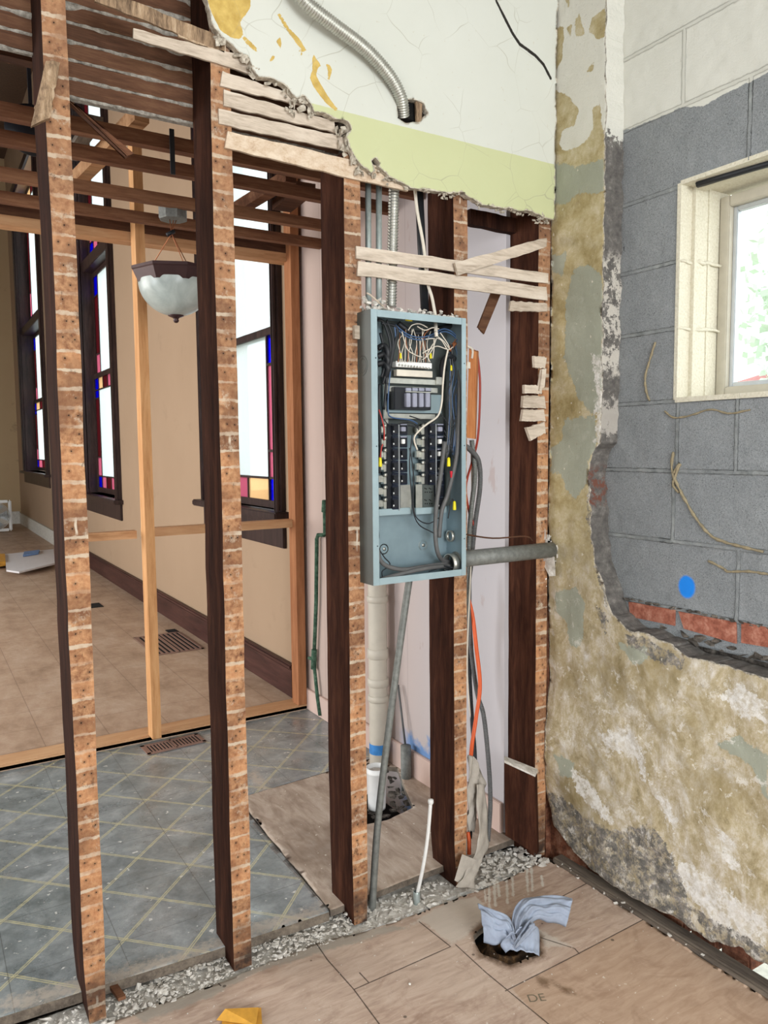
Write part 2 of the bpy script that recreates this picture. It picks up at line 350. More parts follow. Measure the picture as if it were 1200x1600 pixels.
ROWS = sorted(onax(975, y, 0, XB).z for y in (935, 837, 734, 632, 526, 429, 322, 206, 95))
def joints():
    out = []
    for k, px, py in ((0,1153,900),(1,1052,790),(2,1151,680),(6,1172,170),(7,1068,110),(2,1058,680)):
        y = onax(px, py, 0, XB).y
        out.append((Vector((0, y, ROWS[k])), Vector((0, y, ROWS[k+1]))))
        if px != 1058: out.append((Vector((0, y-.405, ROWS[k])), Vector((0, y-.405, ROWS[k+1]))))
    return out
JOINTS = joints()
def block_mat():
    t = Mt('cinder_block', .92, spec=.2); p = t.pos(); x, y, z = t.xyz(p)
    nf = t.noise(p, 180, 4, .8); nm = t.noise(p, 9, 6); nj = t.ma('SUBTRACT', t.noise(p, 50, 7, .75), .5)
    g = t.mix(nm, C(108, 112, 115), C(136, 140, 142)); g = t.mix(t.step(nf, .35, .7), g, t.mix(nm, C(138, 142, 144), C(164, 167, 168))); g = t.mix(t.step(t.noise(p, 420, 2, .6), .55, .7), g, C(76, 80, 82))
    dk = t.step(t.noise(p, 16, 5, .6), .64, .70); g = t.mix(t.ma('MULTIPLY', dk, .25), g, C(84, 86, 88))
    pit = t.step(t.noise(p, 60, 4, .6), .70, .73); g = t.mix(t.ma('MULTIPLY', pit, .6), g, C(60, 62, 64))
    dj = t.polyd(t.flat(p, 0), JOINTS)
    for zr_ in ROWS: dj = t.ma('MINIMUM', dj, t.ma('ABSOLUTE', t.ma('SUBTRACT', z, zr_)))
    jm = t.step(t.ma('ADD', dj, t.ma('MULTIPLY', nj, .018)), .009, .005)
    g = t.mix(t.ma('MULTIPLY', jm, t.ma('ADD', .25, t.ma('MULTIPLY', t.step(t.noise(p, 8, 4), .4, .6), .5))), g, t.ramp(t.noise(p, 22, 6), [(.35, C(104, 108, 108)), (.65, C(160, 164, 162))]))
    jl = t.step(t.ma('ABSOLUTE', t.ma('ADD', t.ma('SUBTRACT', dj, .006), t.ma('MULTIPLY', nj, .008))), .0016, .0006)
    g = t.mix(t.ma('MULTIPLY', jl, t.step(t.noise(p, 12, 4), .45, .65)), g, C(58, 60, 60))
    wt = t.ma('ADD', t.attr('paint'), t.ma('MULTIPLY', nj, .018)); wm = t.step(wt, -.0008, .0008)
    wcol = t.mix(t.noise(p, 3, 4), C(200, 200, 190), C(216, 216, 208)); wcol = t.mix(t.ma('MULTIPLY', jm, .16), wcol, C(150, 148, 138)); wcol = t.mix(t.ma('MULTIPLY', jl, .12), wcol, C(140, 138, 130))
    g = t.mix(wm, g, wcol)
    bl = t.step(t.ma('ADD', t.attr('blue'), t.ma('MULTIPLY', nj, .006)), -.004, .004); g = t.mix(bl, g, C(36, 132, 228))
    t.bump(t.ma('SUBTRACT', t.ma('ADD', t.ma('MULTIPLY', nf, .3), t.ma('MULTIPLY', jm, .5)), t.ma('MULTIPLY', jl, 1)), .7, .005)
    return t.out(g)
MAT['block'] = block_mat()

SEAMS = segs_of([[(490,1468),(512,1500),(553,1546)], [(553,1546),(630,1512),(704,1479)], [(655,1440),(704,1479)], [(553,1546),(600,1610)], [(712,1476),(760,1520),(862,1604)],
    [(917,1380),(870,1405),(838,1424)], [(1014,1432),(900,1492),(790,1548)], [(562,1520),(576,1535)], [(300,1500),(345,1540)], [(845,1465),(898,1482),(905,1490)]], 2, -.06)
DRIPS = segs_of([[(x, y0), (x+2, y1)] for x, y0, y1 in ((763,1378,1420),(772,1382,1416),(791,1362,1412),(800,1360,1400),(823,1356,1398),(830,1352,1392),(757,1385,1410),(846,1368,1384),(778,1376,1400))], 2, -.06)
def floor_near():
    t = Mt('plywood_near', .75, spec=.35); p = t.pos(); x, y, z = t.xyz(p)
    nl = t.noise(p, 2.5, 6, .6); ng = t.noise(t.scl(p, (.6, 3, 1)), 16, 7, .65, .6); nf = t.noise(p, 120, 4, .7); nj = t.ma('SUBTRACT', t.noise(p, 40, 7, .75), .5)
    base = t.ramp(ng, [(.3, C(160, 136, 120)), (.5, C(188, 164, 147)), (.7, C(206, 186, 170))])
    base = t.mix(t.ma('MULTIPLY', t.step(nl, .42, .62), .35), base, C(202, 184, 168))
    big = t.step(t.attr('bigsheet'), -.002, .002); base = t.mix(big, base, t.ramp(ng, [(.3, C(170, 142, 120)), (.7, C(194, 168, 146))]))
    base = t.mix(t.ma('MULTIPLY', t.step(t.noise(p, 6, 7, .7, 1.2), .52, .64), .30), base, C(128, 96, 76))
    gp = t.step(t.ma('ADD', t.attr('greypaint'), t.ma('MULTIPLY', nj, .06)), -.003, .01); base = t.mix(t.ma('MULTIPLY', gp, .7), base, C(156, 152, 142))
    wp = t.step(t.ma('ADD', t.attr('whitepaint'), t.ma('MULTIPLY', nj, .05)), -.003, .006); base = t.mix(t.ma('MULTIPLY', wp, .75), base, C(206, 196, 184))
    pf = t.flat(p, 2); dr = t.step(t.ma('ADD', t.polyd(pf, DRIPS), t.ma('MULTIPLY', nj, .025)), .006, .002); base = t.mix(t.ma('MULTIPLY', dr, .8), base, C(222, 218, 208))
    ds = t.step(t.ma('ADD', t.attr('stain'), t.ma('MULTIPLY', nj, .05)), -.01, .01); base = t.mix(t.ma('MULTIPLY', ds, .75), base, C(96, 70, 44))
    se = t.step(t.ma('ADD', t.polyd(pf, SEAMS), t.ma('MULTIPLY', nj, .0025)), .0026, .0012); base = t.mix(t.ma('MULTIPLY', se, .85), base, C(52, 40, 32))
    nd = t.step(t.vor(p, 9, 'F1'), .055, .04); base = t.mix(t.ma('MULTIPLY', nd, .7), base, C(50, 38, 32))
    sp = t.step(t.noise(p, 75, 3, .5), .71, .73); base = t.mix(t.ma('MULTIPLY', sp, .7), base, C(224, 218, 208))
    t.bump(t.ma('SUBTRACT', t.ma('MULTIPLY', nf, .3), se), .3, .003); return t.out(base)
MAT['floor_near'] = floor_near()

def tile_mat():
    t = Mt('vinyl_tile', .35, spec=.8); t.p.inputs['Coat Weight'].default_value = .6; t.p.inputs['Coat Roughness'].default_value = .22; p = t.pos(); x, y, z = t.xyz(p)
    nm = t.noise(p, 7, 9, .74, .25); nf = t.noise(p, 60, 5, .7); nj = t.ma('SUBTRACT', nf, .5)
    s2 = 1/math.sqrt(2); u = t.ma('MULTIPLY', t.ma('ADD', x, y), s2); v = t.ma('MULTIPLY', t.ma('SUBTRACT', y, x), s2)
    def line(q, off, sp, w_):
        f = t.ma('FRACT', t.ma('ADD', t.ma('DIVIDE', t.ma('SUBTRACT', q, off), sp), 100.5)); d = t.ma('MULTIPLY', t.ma('ABSOLUTE', t.ma('SUBTRACT', f, .5)), sp)
        return d
    cu = t.ma('FLOOR', t.ma('DIVIDE', t.ma('SUBTRACT', u, 2.20), .2157)); cv = t.ma('FLOOR', t.ma('DIVIDE', t.ma('SUBTRACT', v, 1.30), .2157))
    rc = t.white(t.comb(cu, cv, 0.0), '3D')
    base = t.ramp(nm, [(.3, C(92, 98, 100)), (.45, C(124, 131, 133)), (.58, C(152, 158, 160)), (.72, C(190, 194, 195))]); base = t.mix(t.ma('MULTIPLY', rc, .25), base, C(104, 118, 112))
    for q, off in ((u, 2.20), (v, 1.30)):
        d = line(q, off, .2157, 0); e = t.ma('ABSOLUTE', t.ma('SUBTRACT', d, .0035)); e = t.ma('ADD', e, t.ma('MULTIPLY', nj, .006))
        base = t.mix(t.ma('MULTIPLY', t.step(e, .0026, .0014), .85), base, C(196, 190, 150))
    for q, off in ((x, .773), (y, 2.62)):
        d = t.ma('ADD', line(q, off, .305, 0), t.ma('MULTIPLY', nj, .001)); base = t.mix(t.ma('MULTIPLY', t.step(d, .0018, .0008), .6), base, C(60, 62, 60))
    wr = t.step(t.noise(t.scl(p, (1, .5, 1)), 4, 8, .7, 1.4), .56, .68); base = t.mix(t.ma('MULTIPLY', wr, .38), base, C(160, 160, 156))
    sp = t.step(t.noise(p, 38, 3, .5), .69, .715); base = t.mix(t.ma('MULTIPLY', sp, .85), base, C(224, 224, 218))
    du = t.step(t.ma('ADD', t.attr('dust'), t.ma('MULTIPLY', nj, .15)), -.01, .03); base = t.mix(t.ma('MULTIPLY', du, .7), base, C(190, 178, 164))
    t.bump(nf, .08, .002); return t.out(base, t.ramp(t.noise(p, 6, 7, .7), [(.35, (.14,)*3+(1,)), (.55, (.5,)*3+(1,))]))
MAT['tile'] = tile_mat()
def ply_kitchen():
    t = Mt('plywood_kitchen', .8, spec=.25); p = t.pos(); nm = t.noise(t.scl(p, (3, .8, 1)), 8, 7, .65, .5); nf = t.noise(p, 70, 4)
    base = t.ramp(nm, [(.3, C(150, 132, 116)), (.5, C(180, 162, 146)), (.7, C(202, 188, 174))])
    base = t.mix(t.ma('MULTIPLY', t.step(t.noise(p, 3, 4), .5, .62), .45), base, C(112, 92, 76))
    sp = t.step(t.noise(p, 55, 3, .5), .69, .71); base = t.mix(sp, base, C(224, 218, 206)); t.bump(nf, .2, .003); return t.out(base)
MAT['ply_kitchen'] = ply_kitchen()
def far_floor():
    t = Mt('far_floor', .6, spec=.4); p = t.pos(); x, y, z = t.xyz(p)
    nm = t.noise(t.scl(p, (1, .6, 1)), 4, 9, .76, .15); nf = t.noise(p, 30, 6, .7)
    base = t.ramp(nm, [(.3, C(150, 124, 102)), (.5, C(180, 153, 130)), (.7, C(200, 178, 158))])
    base = t.mix(t.ma('MULTIPLY', t.step(nf, .55, .7), .3), base, C(196, 180, 166))
    for q, off in ((x, .2), (y, .1)):
        f = t.ma('FRACT', t.ma('ADD', t.ma('DIVIDE', t.ma('SUBTRACT', q, off), .305), 100.5)); d = t.ma('MULTIPLY', t.ma('ABSOLUTE', t.ma('SUBTRACT', f, .5)), .305)
        base = t.mix(t.ma('MULTIPLY', t.step(d, .003, .001), .45), base, C(84, 64, 52))
    return t.out(base)
MAT['far_floor'] = far_floor()
def wallpaint(name, a, b, stain, k=.3):
    t = Mt(name, .8, spec=.3); p = t.pos(); n = t.noise(p, 1.5, 6); base = t.mix(n, a, b)
    base = t.mix(t.ma('MULTIPLY', t.step(t.noise(p, 2.2, 7, .7, .5), .60, .66), k), base, stain); t.bump(t.noise(p, 40, 3), .05, .003); return t.out(base)
MAT['tan_wall'] = wallpaint('tan_wall', C(154, 130, 106), C(166, 142, 118), C(140, 118, 96), .25)
MAT['tan_end'] = wallpaint('tan_end', C(176, 152, 118), C(186, 164, 130), C(130, 114, 92), .6)
MAT['pink_wall'] = wallpaint('pink_wall', C(196, 170, 160), C(206, 182, 170), C(186, 160, 140), .2)
def kitchen_wall():
    t = Mt('kitchen_wall', .7, spec=.3); p = t.pos(); x, y, z = t.xyz(p); n = t.noise(p, 2, 5)
    c = t.mix(t.step(y, 2.45, 3.2), C(178, 174, 178), C(184, 162, 152)); c = t.mix(t.ma('MULTIPLY', n, .3), c, C(190, 178, 170))
    f = t.ma('ABSOLUTE', t.ma('SUBTRACT', t.ma('FRACT', t.ma('DIVIDE', y, .41)), .5)); c = t.mix(t.ma('MULTIPLY', t.step(f, .494, .498), .4), c, C(120, 108, 100))
    bz = t.ma('ADD', z, t.ma('MULTIPLY', t.noise(p, 9, 5), .35)); bm_ = t.ma('MULTIPLY', t.step(bz, .36, .30), t.ma('MULTIPLY', t.step(y, 2.48, 2.55), t.step(y, 2.95, 2.85)))
    c = t.mix(t.ma('MULTIPLY', bm_, .8), c, C(70, 130, 190))
    rs = t.step(t.noise(t.scl(p, (1, 1, .4)), 10, 5), .66, .7); c = t.mix(t.ma('MULTIPLY', rs, .3), c, C(150, 110, 90))
    return t.out(c)
MAT['kitchen_wall'] = kitchen_wall()
MAT['ceiling_dark'] = plain('ceiling_dark', C(90, 70, 56), .9)
MAT['white_paint'] = plain('white_paint', C(208, 206, 198), .7, bump=.1)
MAT['cream_reveal'] = rubble_mat('cream_reveal', C(208, 202, 180), C(224, 218, 198), C(232, 228, 212), 140)
MAT['vinyl'] = plain('vinyl_frame', C(186, 180, 164), .4, var=.04)
MAT['alu'] = plain('aluminium', C(196, 200, 202), .35, .6, .04)
MAT['brick_red'] = rubble_mat('brick_red', C(120, 70, 56), C(158, 98, 80), C(190, 138, 118), 30)
MAT['brick_old'] = rubble_mat('brick_old', C(60, 40, 32), C(112, 70, 52), C(146, 112, 92), 25)
MAT['brick_grey'] = rubble_mat('mortar_dark', C(40, 38, 36), C(86, 80, 74), C(140, 132, 122), 30)
MAT['panel_grey'] = plain('panel_paint', C(152, 172, 178), .42, .15, .06, 8, .03)
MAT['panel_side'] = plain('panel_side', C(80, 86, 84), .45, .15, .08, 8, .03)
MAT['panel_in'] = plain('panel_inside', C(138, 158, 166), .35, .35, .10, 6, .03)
MAT['zinc'] = plain('zinc', C(190, 190, 182), .35, .75, .1, 40, .1)
MAT['pipe_grey'] = plain('pipe_grey', C(124, 126, 122), .6, .3, .15, 60, .4)
MAT['emt'] = plain('emt_conduit', C(168, 178, 176), .4, .5, .12, 40, .15)
MAT['black_plastic'] = plain('black_plastic', C(26, 28, 34), .35, 0, .15)
MAT['black_rubber'] = plain('black_rubber', C(34, 36, 40), .5, 0, .15)
MAT['cable_grey'] = plain('cable_grey', C(92, 92, 92), .55, 0, .1)
MAT['breaker_face'] = plain('breaker_face', C(20, 26, 44), .3, 0, .1)
MAT['switch_grey'] = plain('switch_grey', C(146, 148, 164), .35, 0, .08)
MAT['white_plastic'] = plain('white_plastic', C(226, 226, 224), .4, 0, .03)
MAT['wire_white'] = plain('wire_white', C(214, 206, 192), .5, 0, .05)
MAT['wire_blue'] = plain('wire_blue', C(66, 92, 128), .4, 0, .05)
MAT['wire_red'] = plain('wire_red', C(186, 66, 60), .5, 0, .05)
MAT['copper'] = plain('copper', C(176, 112, 76), .4, .6, .1)
MAT['yellow'] = plain('yellow_plastic', C(226, 212, 30), .45, 0, .04)
MAT['red_plastic'] = plain('red_plastic', C(196, 34, 52), .45, 0, .04)
MAT['orange'] = plain('orange_cable', C(222, 96, 48), .5, 0, .06)
MAT['red_cable'] = plain('red_cable', C(150, 52, 36), .5, 0, .06)
MAT['pvc'] = plain('pvc_pipe', C(190, 182, 168), .5, 0, .05, 12, .05)
MAT['green_copper'] = rubble_mat('green_copper', C(40, 62, 50), C(66, 92, 76), C(98, 124, 104), 40)
MAT['bronze'] = plain('bronze', C(58, 36, 36), .4, .3, .1)
MAT['register'] = plain('register', C(146, 116, 104), .5, .2, .08)
MAT['black'] = plain('black_void', C(14, 12, 11), .95)
MAT['paper'] = plain('paper_sheet', C(222, 220, 222), .7, 0, .03)
MAT['mask_blue'] = plain('mask_blue', C(120, 152, 200), .8)
MAT['cardboard'] = plain('cardboard_yellow', C(214, 158, 62), .7, 0, .1)
MAT['cloth'] = plain('cloth_blue', C(152, 162, 180), .8, 0, .06, 50, .15)
MAT['plastic_film'] = plain('torn_sheet', C(176, 168, 158), .6, 0, .12, 20, .3)
MAT['tar'] = rubble_mat('tar', C(22, 16, 12), C(52, 38, 26), C(104, 78, 50), 30)
MAT['foam'] = plain('adhesive_bead', C(148, 136, 110), .95, 0, .15, 60, .6)
MAT['leaf'] = plain('leaf', C(214, 236, 210), .7, 0, .05, 5)  # foliage colour made pale to imitate overexposed daylight
MAT['leaf_dark'] = plain('leaf_shrub', C(150, 180, 130), .7, 0, .15, 5)
MAT['roof_red'] = plain('roof_red', C(170, 96, 90), .8)
MAT['wallhouse'] = plain('siding', C(224, 220, 216), .8)
MAT['grass'] = plain('grass_ground', C(190, 190, 176), .9)
def tglass(name, c, tr=.5, rough=.2):
    t = Mt(name); n = t.n; out = n['Material Output']
    a = n.new('ShaderNodeBsdfTranslucent'); b = n.new('ShaderNodeBsdfTransparent'); g = n.new('ShaderNodeBsdfGlossy'); mx = n.new('ShaderNodeMixShader'); m2 = n.new('ShaderNodeMixShader')
    nz = t.noise(t.obj(), 60, 3); cc = t.mix(t.ma('MULTIPLY', nz, .25), c, tuple(x*.7 for x in c[:3])+(1,))
    t.link(cc, a.inputs[0]); b.inputs[0].default_value = c; mx.inputs[0].default_value = tr; t.link(a.outputs[0], mx.inputs[1]); t.link(b.outputs[0], mx.inputs[2])
    g.inputs['Roughness'].default_value = rough; m2.inputs[0].default_value = .05; t.link(mx.outputs[0], m2.inputs[1]); t.link(g.outputs[0], m2.inputs[2]); t.link(m2.outputs[0], out.inputs[0])
    n.remove(t.p); return t.m
MAT['glass_frost'] = tglass('glass_frosted', C(240, 246, 246), .45)
MAT['glass_blue'] = tglass('glass_blue', C(46, 36, 240), .75)
MAT['glass_pink'] = tglass('glass_pink', C(228, 158, 178), .5)
MAT['glass_amber'] = tglass('glass_amber', C(246, 220, 186), .5)
MAT['glass_plum'] = tglass('glass_plum', C(140, 76, 84), .4)
MAT['glass_clear'] = tglass('glass_clear', C(250, 252, 252), .97, .02)
def bowl_glass():
    t = Mt('alabaster_glass', .3); t.p.inputs['Subsurface Weight'].default_value = 0
    n = t.noise(t.obj(), 8, 5, .6, 1.5); return t.out(t.ramp(n, [(.3, C(150, 158, 154)), (.7, C(182, 190, 184))]))
MAT['bowl_glass'] = bowl_glass()

# ------------------------------------------------------------------ helpers: broken-edged sheets with painted regions
def vnoise(u, v, freq, seed):
    rs = np.random.RandomState(seed); g = rs.rand(64, 64)*2-1
    a = u*freq; b = v*freq; i = np.floor(a).astype(int); j = np.floor(b).astype(int); fu = a-i; fv = b-j
    fu = fu*fu*(3-2*fu); fv = fv*fv*(3-2*fv); i &= 63; j &= 63; i1 = (i+1) & 63; j1 = (j+1) & 63
    return g[i, j]*(1-fu)*(1-fv)+g[i1, j]*fu*(1-fv)+g[i, j1]*(1-fu)*fv+g[i1, j1]*fu*fv
def segdist(u, v, pts, closed=True):
    d = np.full(u.shape, 1e9); n = len(pts)
    for k in range(n if closed else n-1):
        (x0, y0), (x1, y1) = pts[k], pts[(k+1) % n]; ex, ey = x1-x0, y1-y0; L = ex*ex+ey*ey+1e-12
        t = np.clip(((u-x0)*ex+(v-y0)*ey)/L, 0, 1); d = np.minimum(d, (u-x0-t*ex)**2+(v-y0-t*ey)**2)
    return np.sqrt(d)
def sdpoly(u, v, pts):                       # negative inside
    d = segdist(u, v, pts); ins = np.zeros(u.shape, bool); n = len(pts)
    for k in range(n):
        (x0, y0), (x1, y1) = pts[k], pts[(k+1) % n]
        if y0 == y1: continue
        c = ((y0 > v) != (y1 > v)) & (u < (x1-x0)*(v-y0)/(y1-y0)+x0); ins ^= c
    return np.where(ins, -d, d)
def sheet(name, to3, rng, cell, outer, holes, thick, mats, masks={}, lines={}, disp=None, jag=(0, 20), parent=None, extra=None, edge_in=None):
    u0, u1, v0, v1 = rng; nu = int((u1-u0)/cell)+2; nv = int((v1-v0)/cell)+2
    U, V = np.meshgrid(np.linspace(u0, u1, nu), np.linspace(v0, v1, nv), indexing='ij'); cu = (u1-u0)/(nu-1); cv = (v1-v0)/(nv-1)
    def S(a, b):
        s = sdpoly(a, b, outer)
        j = jag[0]*(vnoise(a, b, jag[1], 1)+.5*vnoise(a, b, jag[1]*2.3, 2)+.3*vnoise(a, b, jag[1]*5, 3)) if jag[0] else 0
        s = s+j
        for h in holes: s = np.maximum(s, -(sdpoly(a, b, h)+j))
        return s
    s = S(U, V); gu, gv = np.gradient(s, cu, cv); g2 = gu*gu+gv*gv+1e-6
    near = np.abs(s) < .75*cell; U2 = np.where(near, U-s*gu/g2, U); V2 = np.where(near, V-s*gv/g2, V)
    U2 = np.clip(U2, U-.8*cell, U+.8*cell); V2 = np.clip(V2, V-.8*cell, V+.8*cell)
    keepv = (s <= 0) | near
    kq = keepv[:-1, :-1] & keepv[1:, :-1] & keepv[:-1, 1:] & keepv[1:, 1:]
    kq &= ((s[:-1, :-1]+s[1:, :-1]+s[:-1, 1:]+s[1:, 1:])/4 < .3*cell)
    D = disp(U2, V2) if disp is not None else np.zeros(U.shape)
    idx = -np.ones(U.shape, int); used = np.zeros(U.shape, bool)
    used[:-1, :-1] |= kq; used[1:, :-1] |= kq; used[:-1, 1:] |= kq; used[1:, 1:] |= kq
    idx[used] = np.arange(used.sum()); N = int(used.sum()); uu = U2[used]; vv = V2[used]; dd = D[used]
    front = [to3(a, b, c) for a, b, c in zip(uu, vv, dd)]
    back = [to3(a, b, thick) for a, b in zip(uu, vv)]
    fs = []; mi = []; sm = []; edges = {}
    I, J = np.nonzero(kq)
    for i, j in zip(I, J):
        q = (int(idx[i, j]), int(idx[i+1, j]), int(idx[i+1, j+1]), int(idx[i, j+1])); fs.append(q); mi.append(0); sm.append(True)
        for k in range(4):
            e = (q[k], q[(k+1) % 4]); r = (e[1], e[0])
            if r in edges: del edges[r]
            else: edges[e] = 1
    if thick:
        for q in list(fs): fs.append(tuple(N+k for k in q[::-1])); mi.append(1 if len(mats) > 1 else 0); sm.append(False)
        for (a, b) in edges: fs.append((b, a, N+a, N+b)); mi.append(1 if len(mats) > 1 else 0); sm.append(False)
        allv = front+back
    else: allv = front
    me = bpy.data.meshes.new(name); me.from_pydata(allv, [], fs)
    for mm in mats: me.materials.append(mm)
    me.polygons.foreach_set('material_index', mi); me.polygons.foreach_set('use_smooth', sm)
    rep = 2 if thick else 1
    def put(nm, arr):
        a = me.attributes.new(nm, 'FLOAT', 'POINT'); a.data.foreach_set('value', np.tile(np.clip(arr, -.2, .2), rep).astype(np.float32))
    for nm, polys in masks.items():
        m_ = np.full(uu.shape, -.2)
        for pl in polys: m_ = np.maximum(m_, -sdpoly(uu, vv, pl))
        put(nm, m_)
    for nm, (segs, wd) in lines.items():
        m_ = np.full(uu.shape, -.2)
        for pl in segs: m_ = np.maximum(m_, wd-segdist(uu, vv, pl, False))
        put(nm, m_)
    put('edge', -(edge_in(uu, vv) if edge_in is not None else S(uu, vv)))
    me.update(); bm = bmesh.new(); bm.from_mesh(me); bmesh.ops.recalc_face_normals(bm, faces=bm.faces[:]); bm.to_mesh(me); bm.free()
    o = bpy.data.objects.new(name, me); col.objects.link(o); ORIG[o.name] = Vector((0, 0, 0)); o['kind'] = 'structure'
    if parent: o.parent = parent
    return o
# ------------------------------------------------------------------ the setting
def PX(pts, X=XR): return [(lambda q: (q.y, q.z))(aX(a, b, X)) for a, b in pts]
def PY(pts, Y): return [(lambda q: (q.x, q.z))(aY(a, b, Y)) for a, b in pts]
def PZ(pts, Z): return [(lambda q: (q.x, q.y))(aZ(a, b, Z)) for a, b in pts]
def struct(name, mb, mat, parent=None): return mb.build(name, mat, parent, kind='structure')

# plaster of the upper front wall
front_poly = PY([(285,-60),(312,-20),(330,30),(348,62),(372,82),(386,88),(398,112),(404,121),(420,124),(440,130),(452,142),(462,158),(474,150),(492,172),(520,184),(545,188),(549,200),(540,212),(545,232),(556,250),(568,262),(580,268),(590,256),(606,276),(640,292),(668,298),(700,304),(722,300),(745,316),(790,326),(830,332),(858,344),(866,344),(872,-60)], YP)
hole_poly = PY([(630,160),(645,152),(662,162),(668,176),(655,192),(636,192),(624,182),(620,166)], YP)
hole2 = PY([(581,252),(588,248),(592,256),(588,262)], YP)
green_z = PY([(545,188),(600,190),(862,262),(880,265)], YP)
olive = [PY(p, YP) for p in (
    [(312,-40),(392,-40),(391,12),(384,22),(374,36),(380,48),(376,62),(360,58),(345,48),(330,20)],
    [(374,50),(392,66),(402,76),(408,80),(398,80),(384,68)],
    [(430,17),(438,22),(452,44),(466,58),(478,76),(480,83),(474,80),(462,66),(444,42)],
    [(431,62),(438,58),(440,70),(437,78)], [(423,88),(430,86),(426,96),(420,98)], [(466,80),(470,78),(473,90)],
    [(488,80),(494,92),(500,100),(503,103),(496,106),(494,118),(500,130),(512,150),(522,164),(530,172),(524,174),(510,162),(500,150),(490,136),(484,122),(488,110)],
    [(509,100),(516,102),(519,108),(514,128),(510,128),(513,112)])]
crack = [PY([(770,-20),(776,2),(785,20),(800,50),(812,68),(822,75),(835,84),(848,98),(858,112)], YP)]
crack2 = [PY([(812,68),(822,74),(835,83),(847,97),(858,118),(859,128),(850,108),(838,92),(824,80)], YP)]
green_poly = [(green_z[0][0]-.2, green_z[1][1]), (2.2, green_z[1][1]), (2.2, 2.0), (green_z[0][0]-.2, 2.0)]
sheet('wall_front', lambda a, b, d: Vector((a, YP+d, b)), (.7, 1.965, 2.15, 3.05), .008, front_poly, [hole_poly, hole2], .022,
      [MAT['plaster_front'], MAT['plaster_broken']], {'green': [green_poly], 'olive': olive, 'crackw': crack2}, {},
      disp=lambda u, v: .0015*vnoise(u, v, 8, 5), jag=(.006, 28))

# the right-hand wall: old plaster round the block infill
outer = PX([(862,-60),(948,-60),(947,210),(944,400),(941,600),(938,690),(926,712),(920,745),(924,800),(930,880),(946,925),(958,960),(985,985),(1010,990),(1050,1008),(1080,1028),(1120,1038),(1230,1066),(1330,1090)])
tail = [(0.4, .92), (0.4, -.03)] + PX([(1230,1532),(1200,1508),(1160,1482),(1110,1470),(1060,1437),(1000,1407),(960,1387),(915,1352),(885,1322),(864,1290),(857,1250)])
outer = [(2.046, outer[0][1])] + outer[1:-1] + tail + [(2.046, .19)]
pipehole = PX([(838,832),(858,838),(866,852),(866,878),(856,892),(842,886)])
Pg = lambda L: [PX(p) for p in L]
green = Pg([[(862,252),(905,262),(945,248),(945,300),(925,306),(905,300),(885,318),(862,320)],
    [(898,420),(925,412),(942,440),(942,640),(925,645),(905,625),(895,600),(882,560),(884,470)], [(862,400),(885,395),(880,430),(862,425)],
    [(880,655),(930,650),(934,690),(920,715),(915,760),(900,780),(885,765),(878,742),(862,740),(862,700),(880,690)],
    [(866,925),(900,918),(914,945),(912,985),(905,1010),(890,1008),(884,970),(866,955)],
    [(968,1006),(1010,1010),(1020,1030),(990,1040)], [(1150,1150),(1200,1180),(1200,1250),(1168,1190),(1120,1165)], [(870,1178),(898,1190),(896,1215),(878,1212)]])
cream = Pg([[(862,-60),(950,-60),(950,205),(942,205),(938,162),(926,170),(928,200),(914,222),(900,232),(882,236),(874,225),(880,206),(898,196),(905,172),(892,152),(868,140),(862,150),(862,-60)]])
creamholes = Pg([[(926,28),(946,12),(948,56),(932,62),(920,48)], [(898,34),(905,20),(914,54),(900,56)], [(864,45),(882,40),(880,90),(866,120)], [(878,-10),(892,-10),(888,12)], [(884,45),(894,36),(892,58)], [(922,102),(928,98),(927,112),(918,112)], [(928,72),(931,72),(931,77)]])
white = Pg([[(925,555),(942,560),(942,700),(930,690),(932,620)], [(934,1145),(975,1138),(1000,1165),(1008,1210),(1004,1225),(990,1185),(945,1165)], [(1010,1215),(1040,1255),(1062,1290),(1054,1300),(1020,1250)],
    [(1060,1340),(1150,1400),(1200,1440),(1200,1490),(1120,1450),(1050,1370)], [(1120,1090),(1160,1070),(1200,1100),(1200,1130),(1160,1120)], [(940,890),(952,900),(956,960),(945,950)],
    [(895,1200),(930,1235),(960,1290),(945,1280),(905,1240)], [(1120,1290),(1150,1320),(1160,1370),(1140,1350)]])
dark = Pg([[(855,1240),(880,1245),(910,1275),(960,1300),(1020,1290),(1042,1320),(1060,1360),(1080,1440),(1110,1480),(1060,1445),(960,1395),(890,1335),(858,1290)],
    [(920,745),(940,690),(950,700),(952,960),(935,900),(918,800)], [(978,990),(1020,1000),(1066,1032),(1064,1046),(1020,1030),(985,1010)], [(1080,1420),(1200,1480),(1230,1540),(1120,1490)], [(935,950),(948,955),(946,990),(938,975)]])
brickm = Pg([[(932,770),(958,768),(960,800),(935,802)], [(936,726),(958,722),(960,760),(940,758)]])
def disp_r(u, v):
    d = -.010*vnoise(u, v, 3, 11)-.006*vnoise(u, v, 9, 12)-.004*vnoise(u, v, 25, 13)
    pk = sdpoly(u, v, PX([(918,745),(938,690),(965,690),(965,960),(935,905)])); d = d+np.where(pk < 0, np.minimum(-pk*1.2, .035), 0)
    return d*np.clip(.35+(1.3-v), .35, 1)
mk = {'green': green, 'cream': cream, 'white': white, 'dark': dark, 'brick': brickm}
ro = sheet('wall_right', lambda a, b, d: Vector((XR+d, a, b)), (.4, 2.05, -.1, 3.15), .0095, outer, [pipehole], .085,
      [MAT['plaster_right'], MAT['return']], mk, {}, disp=disp_r, jag=(.005, 24))
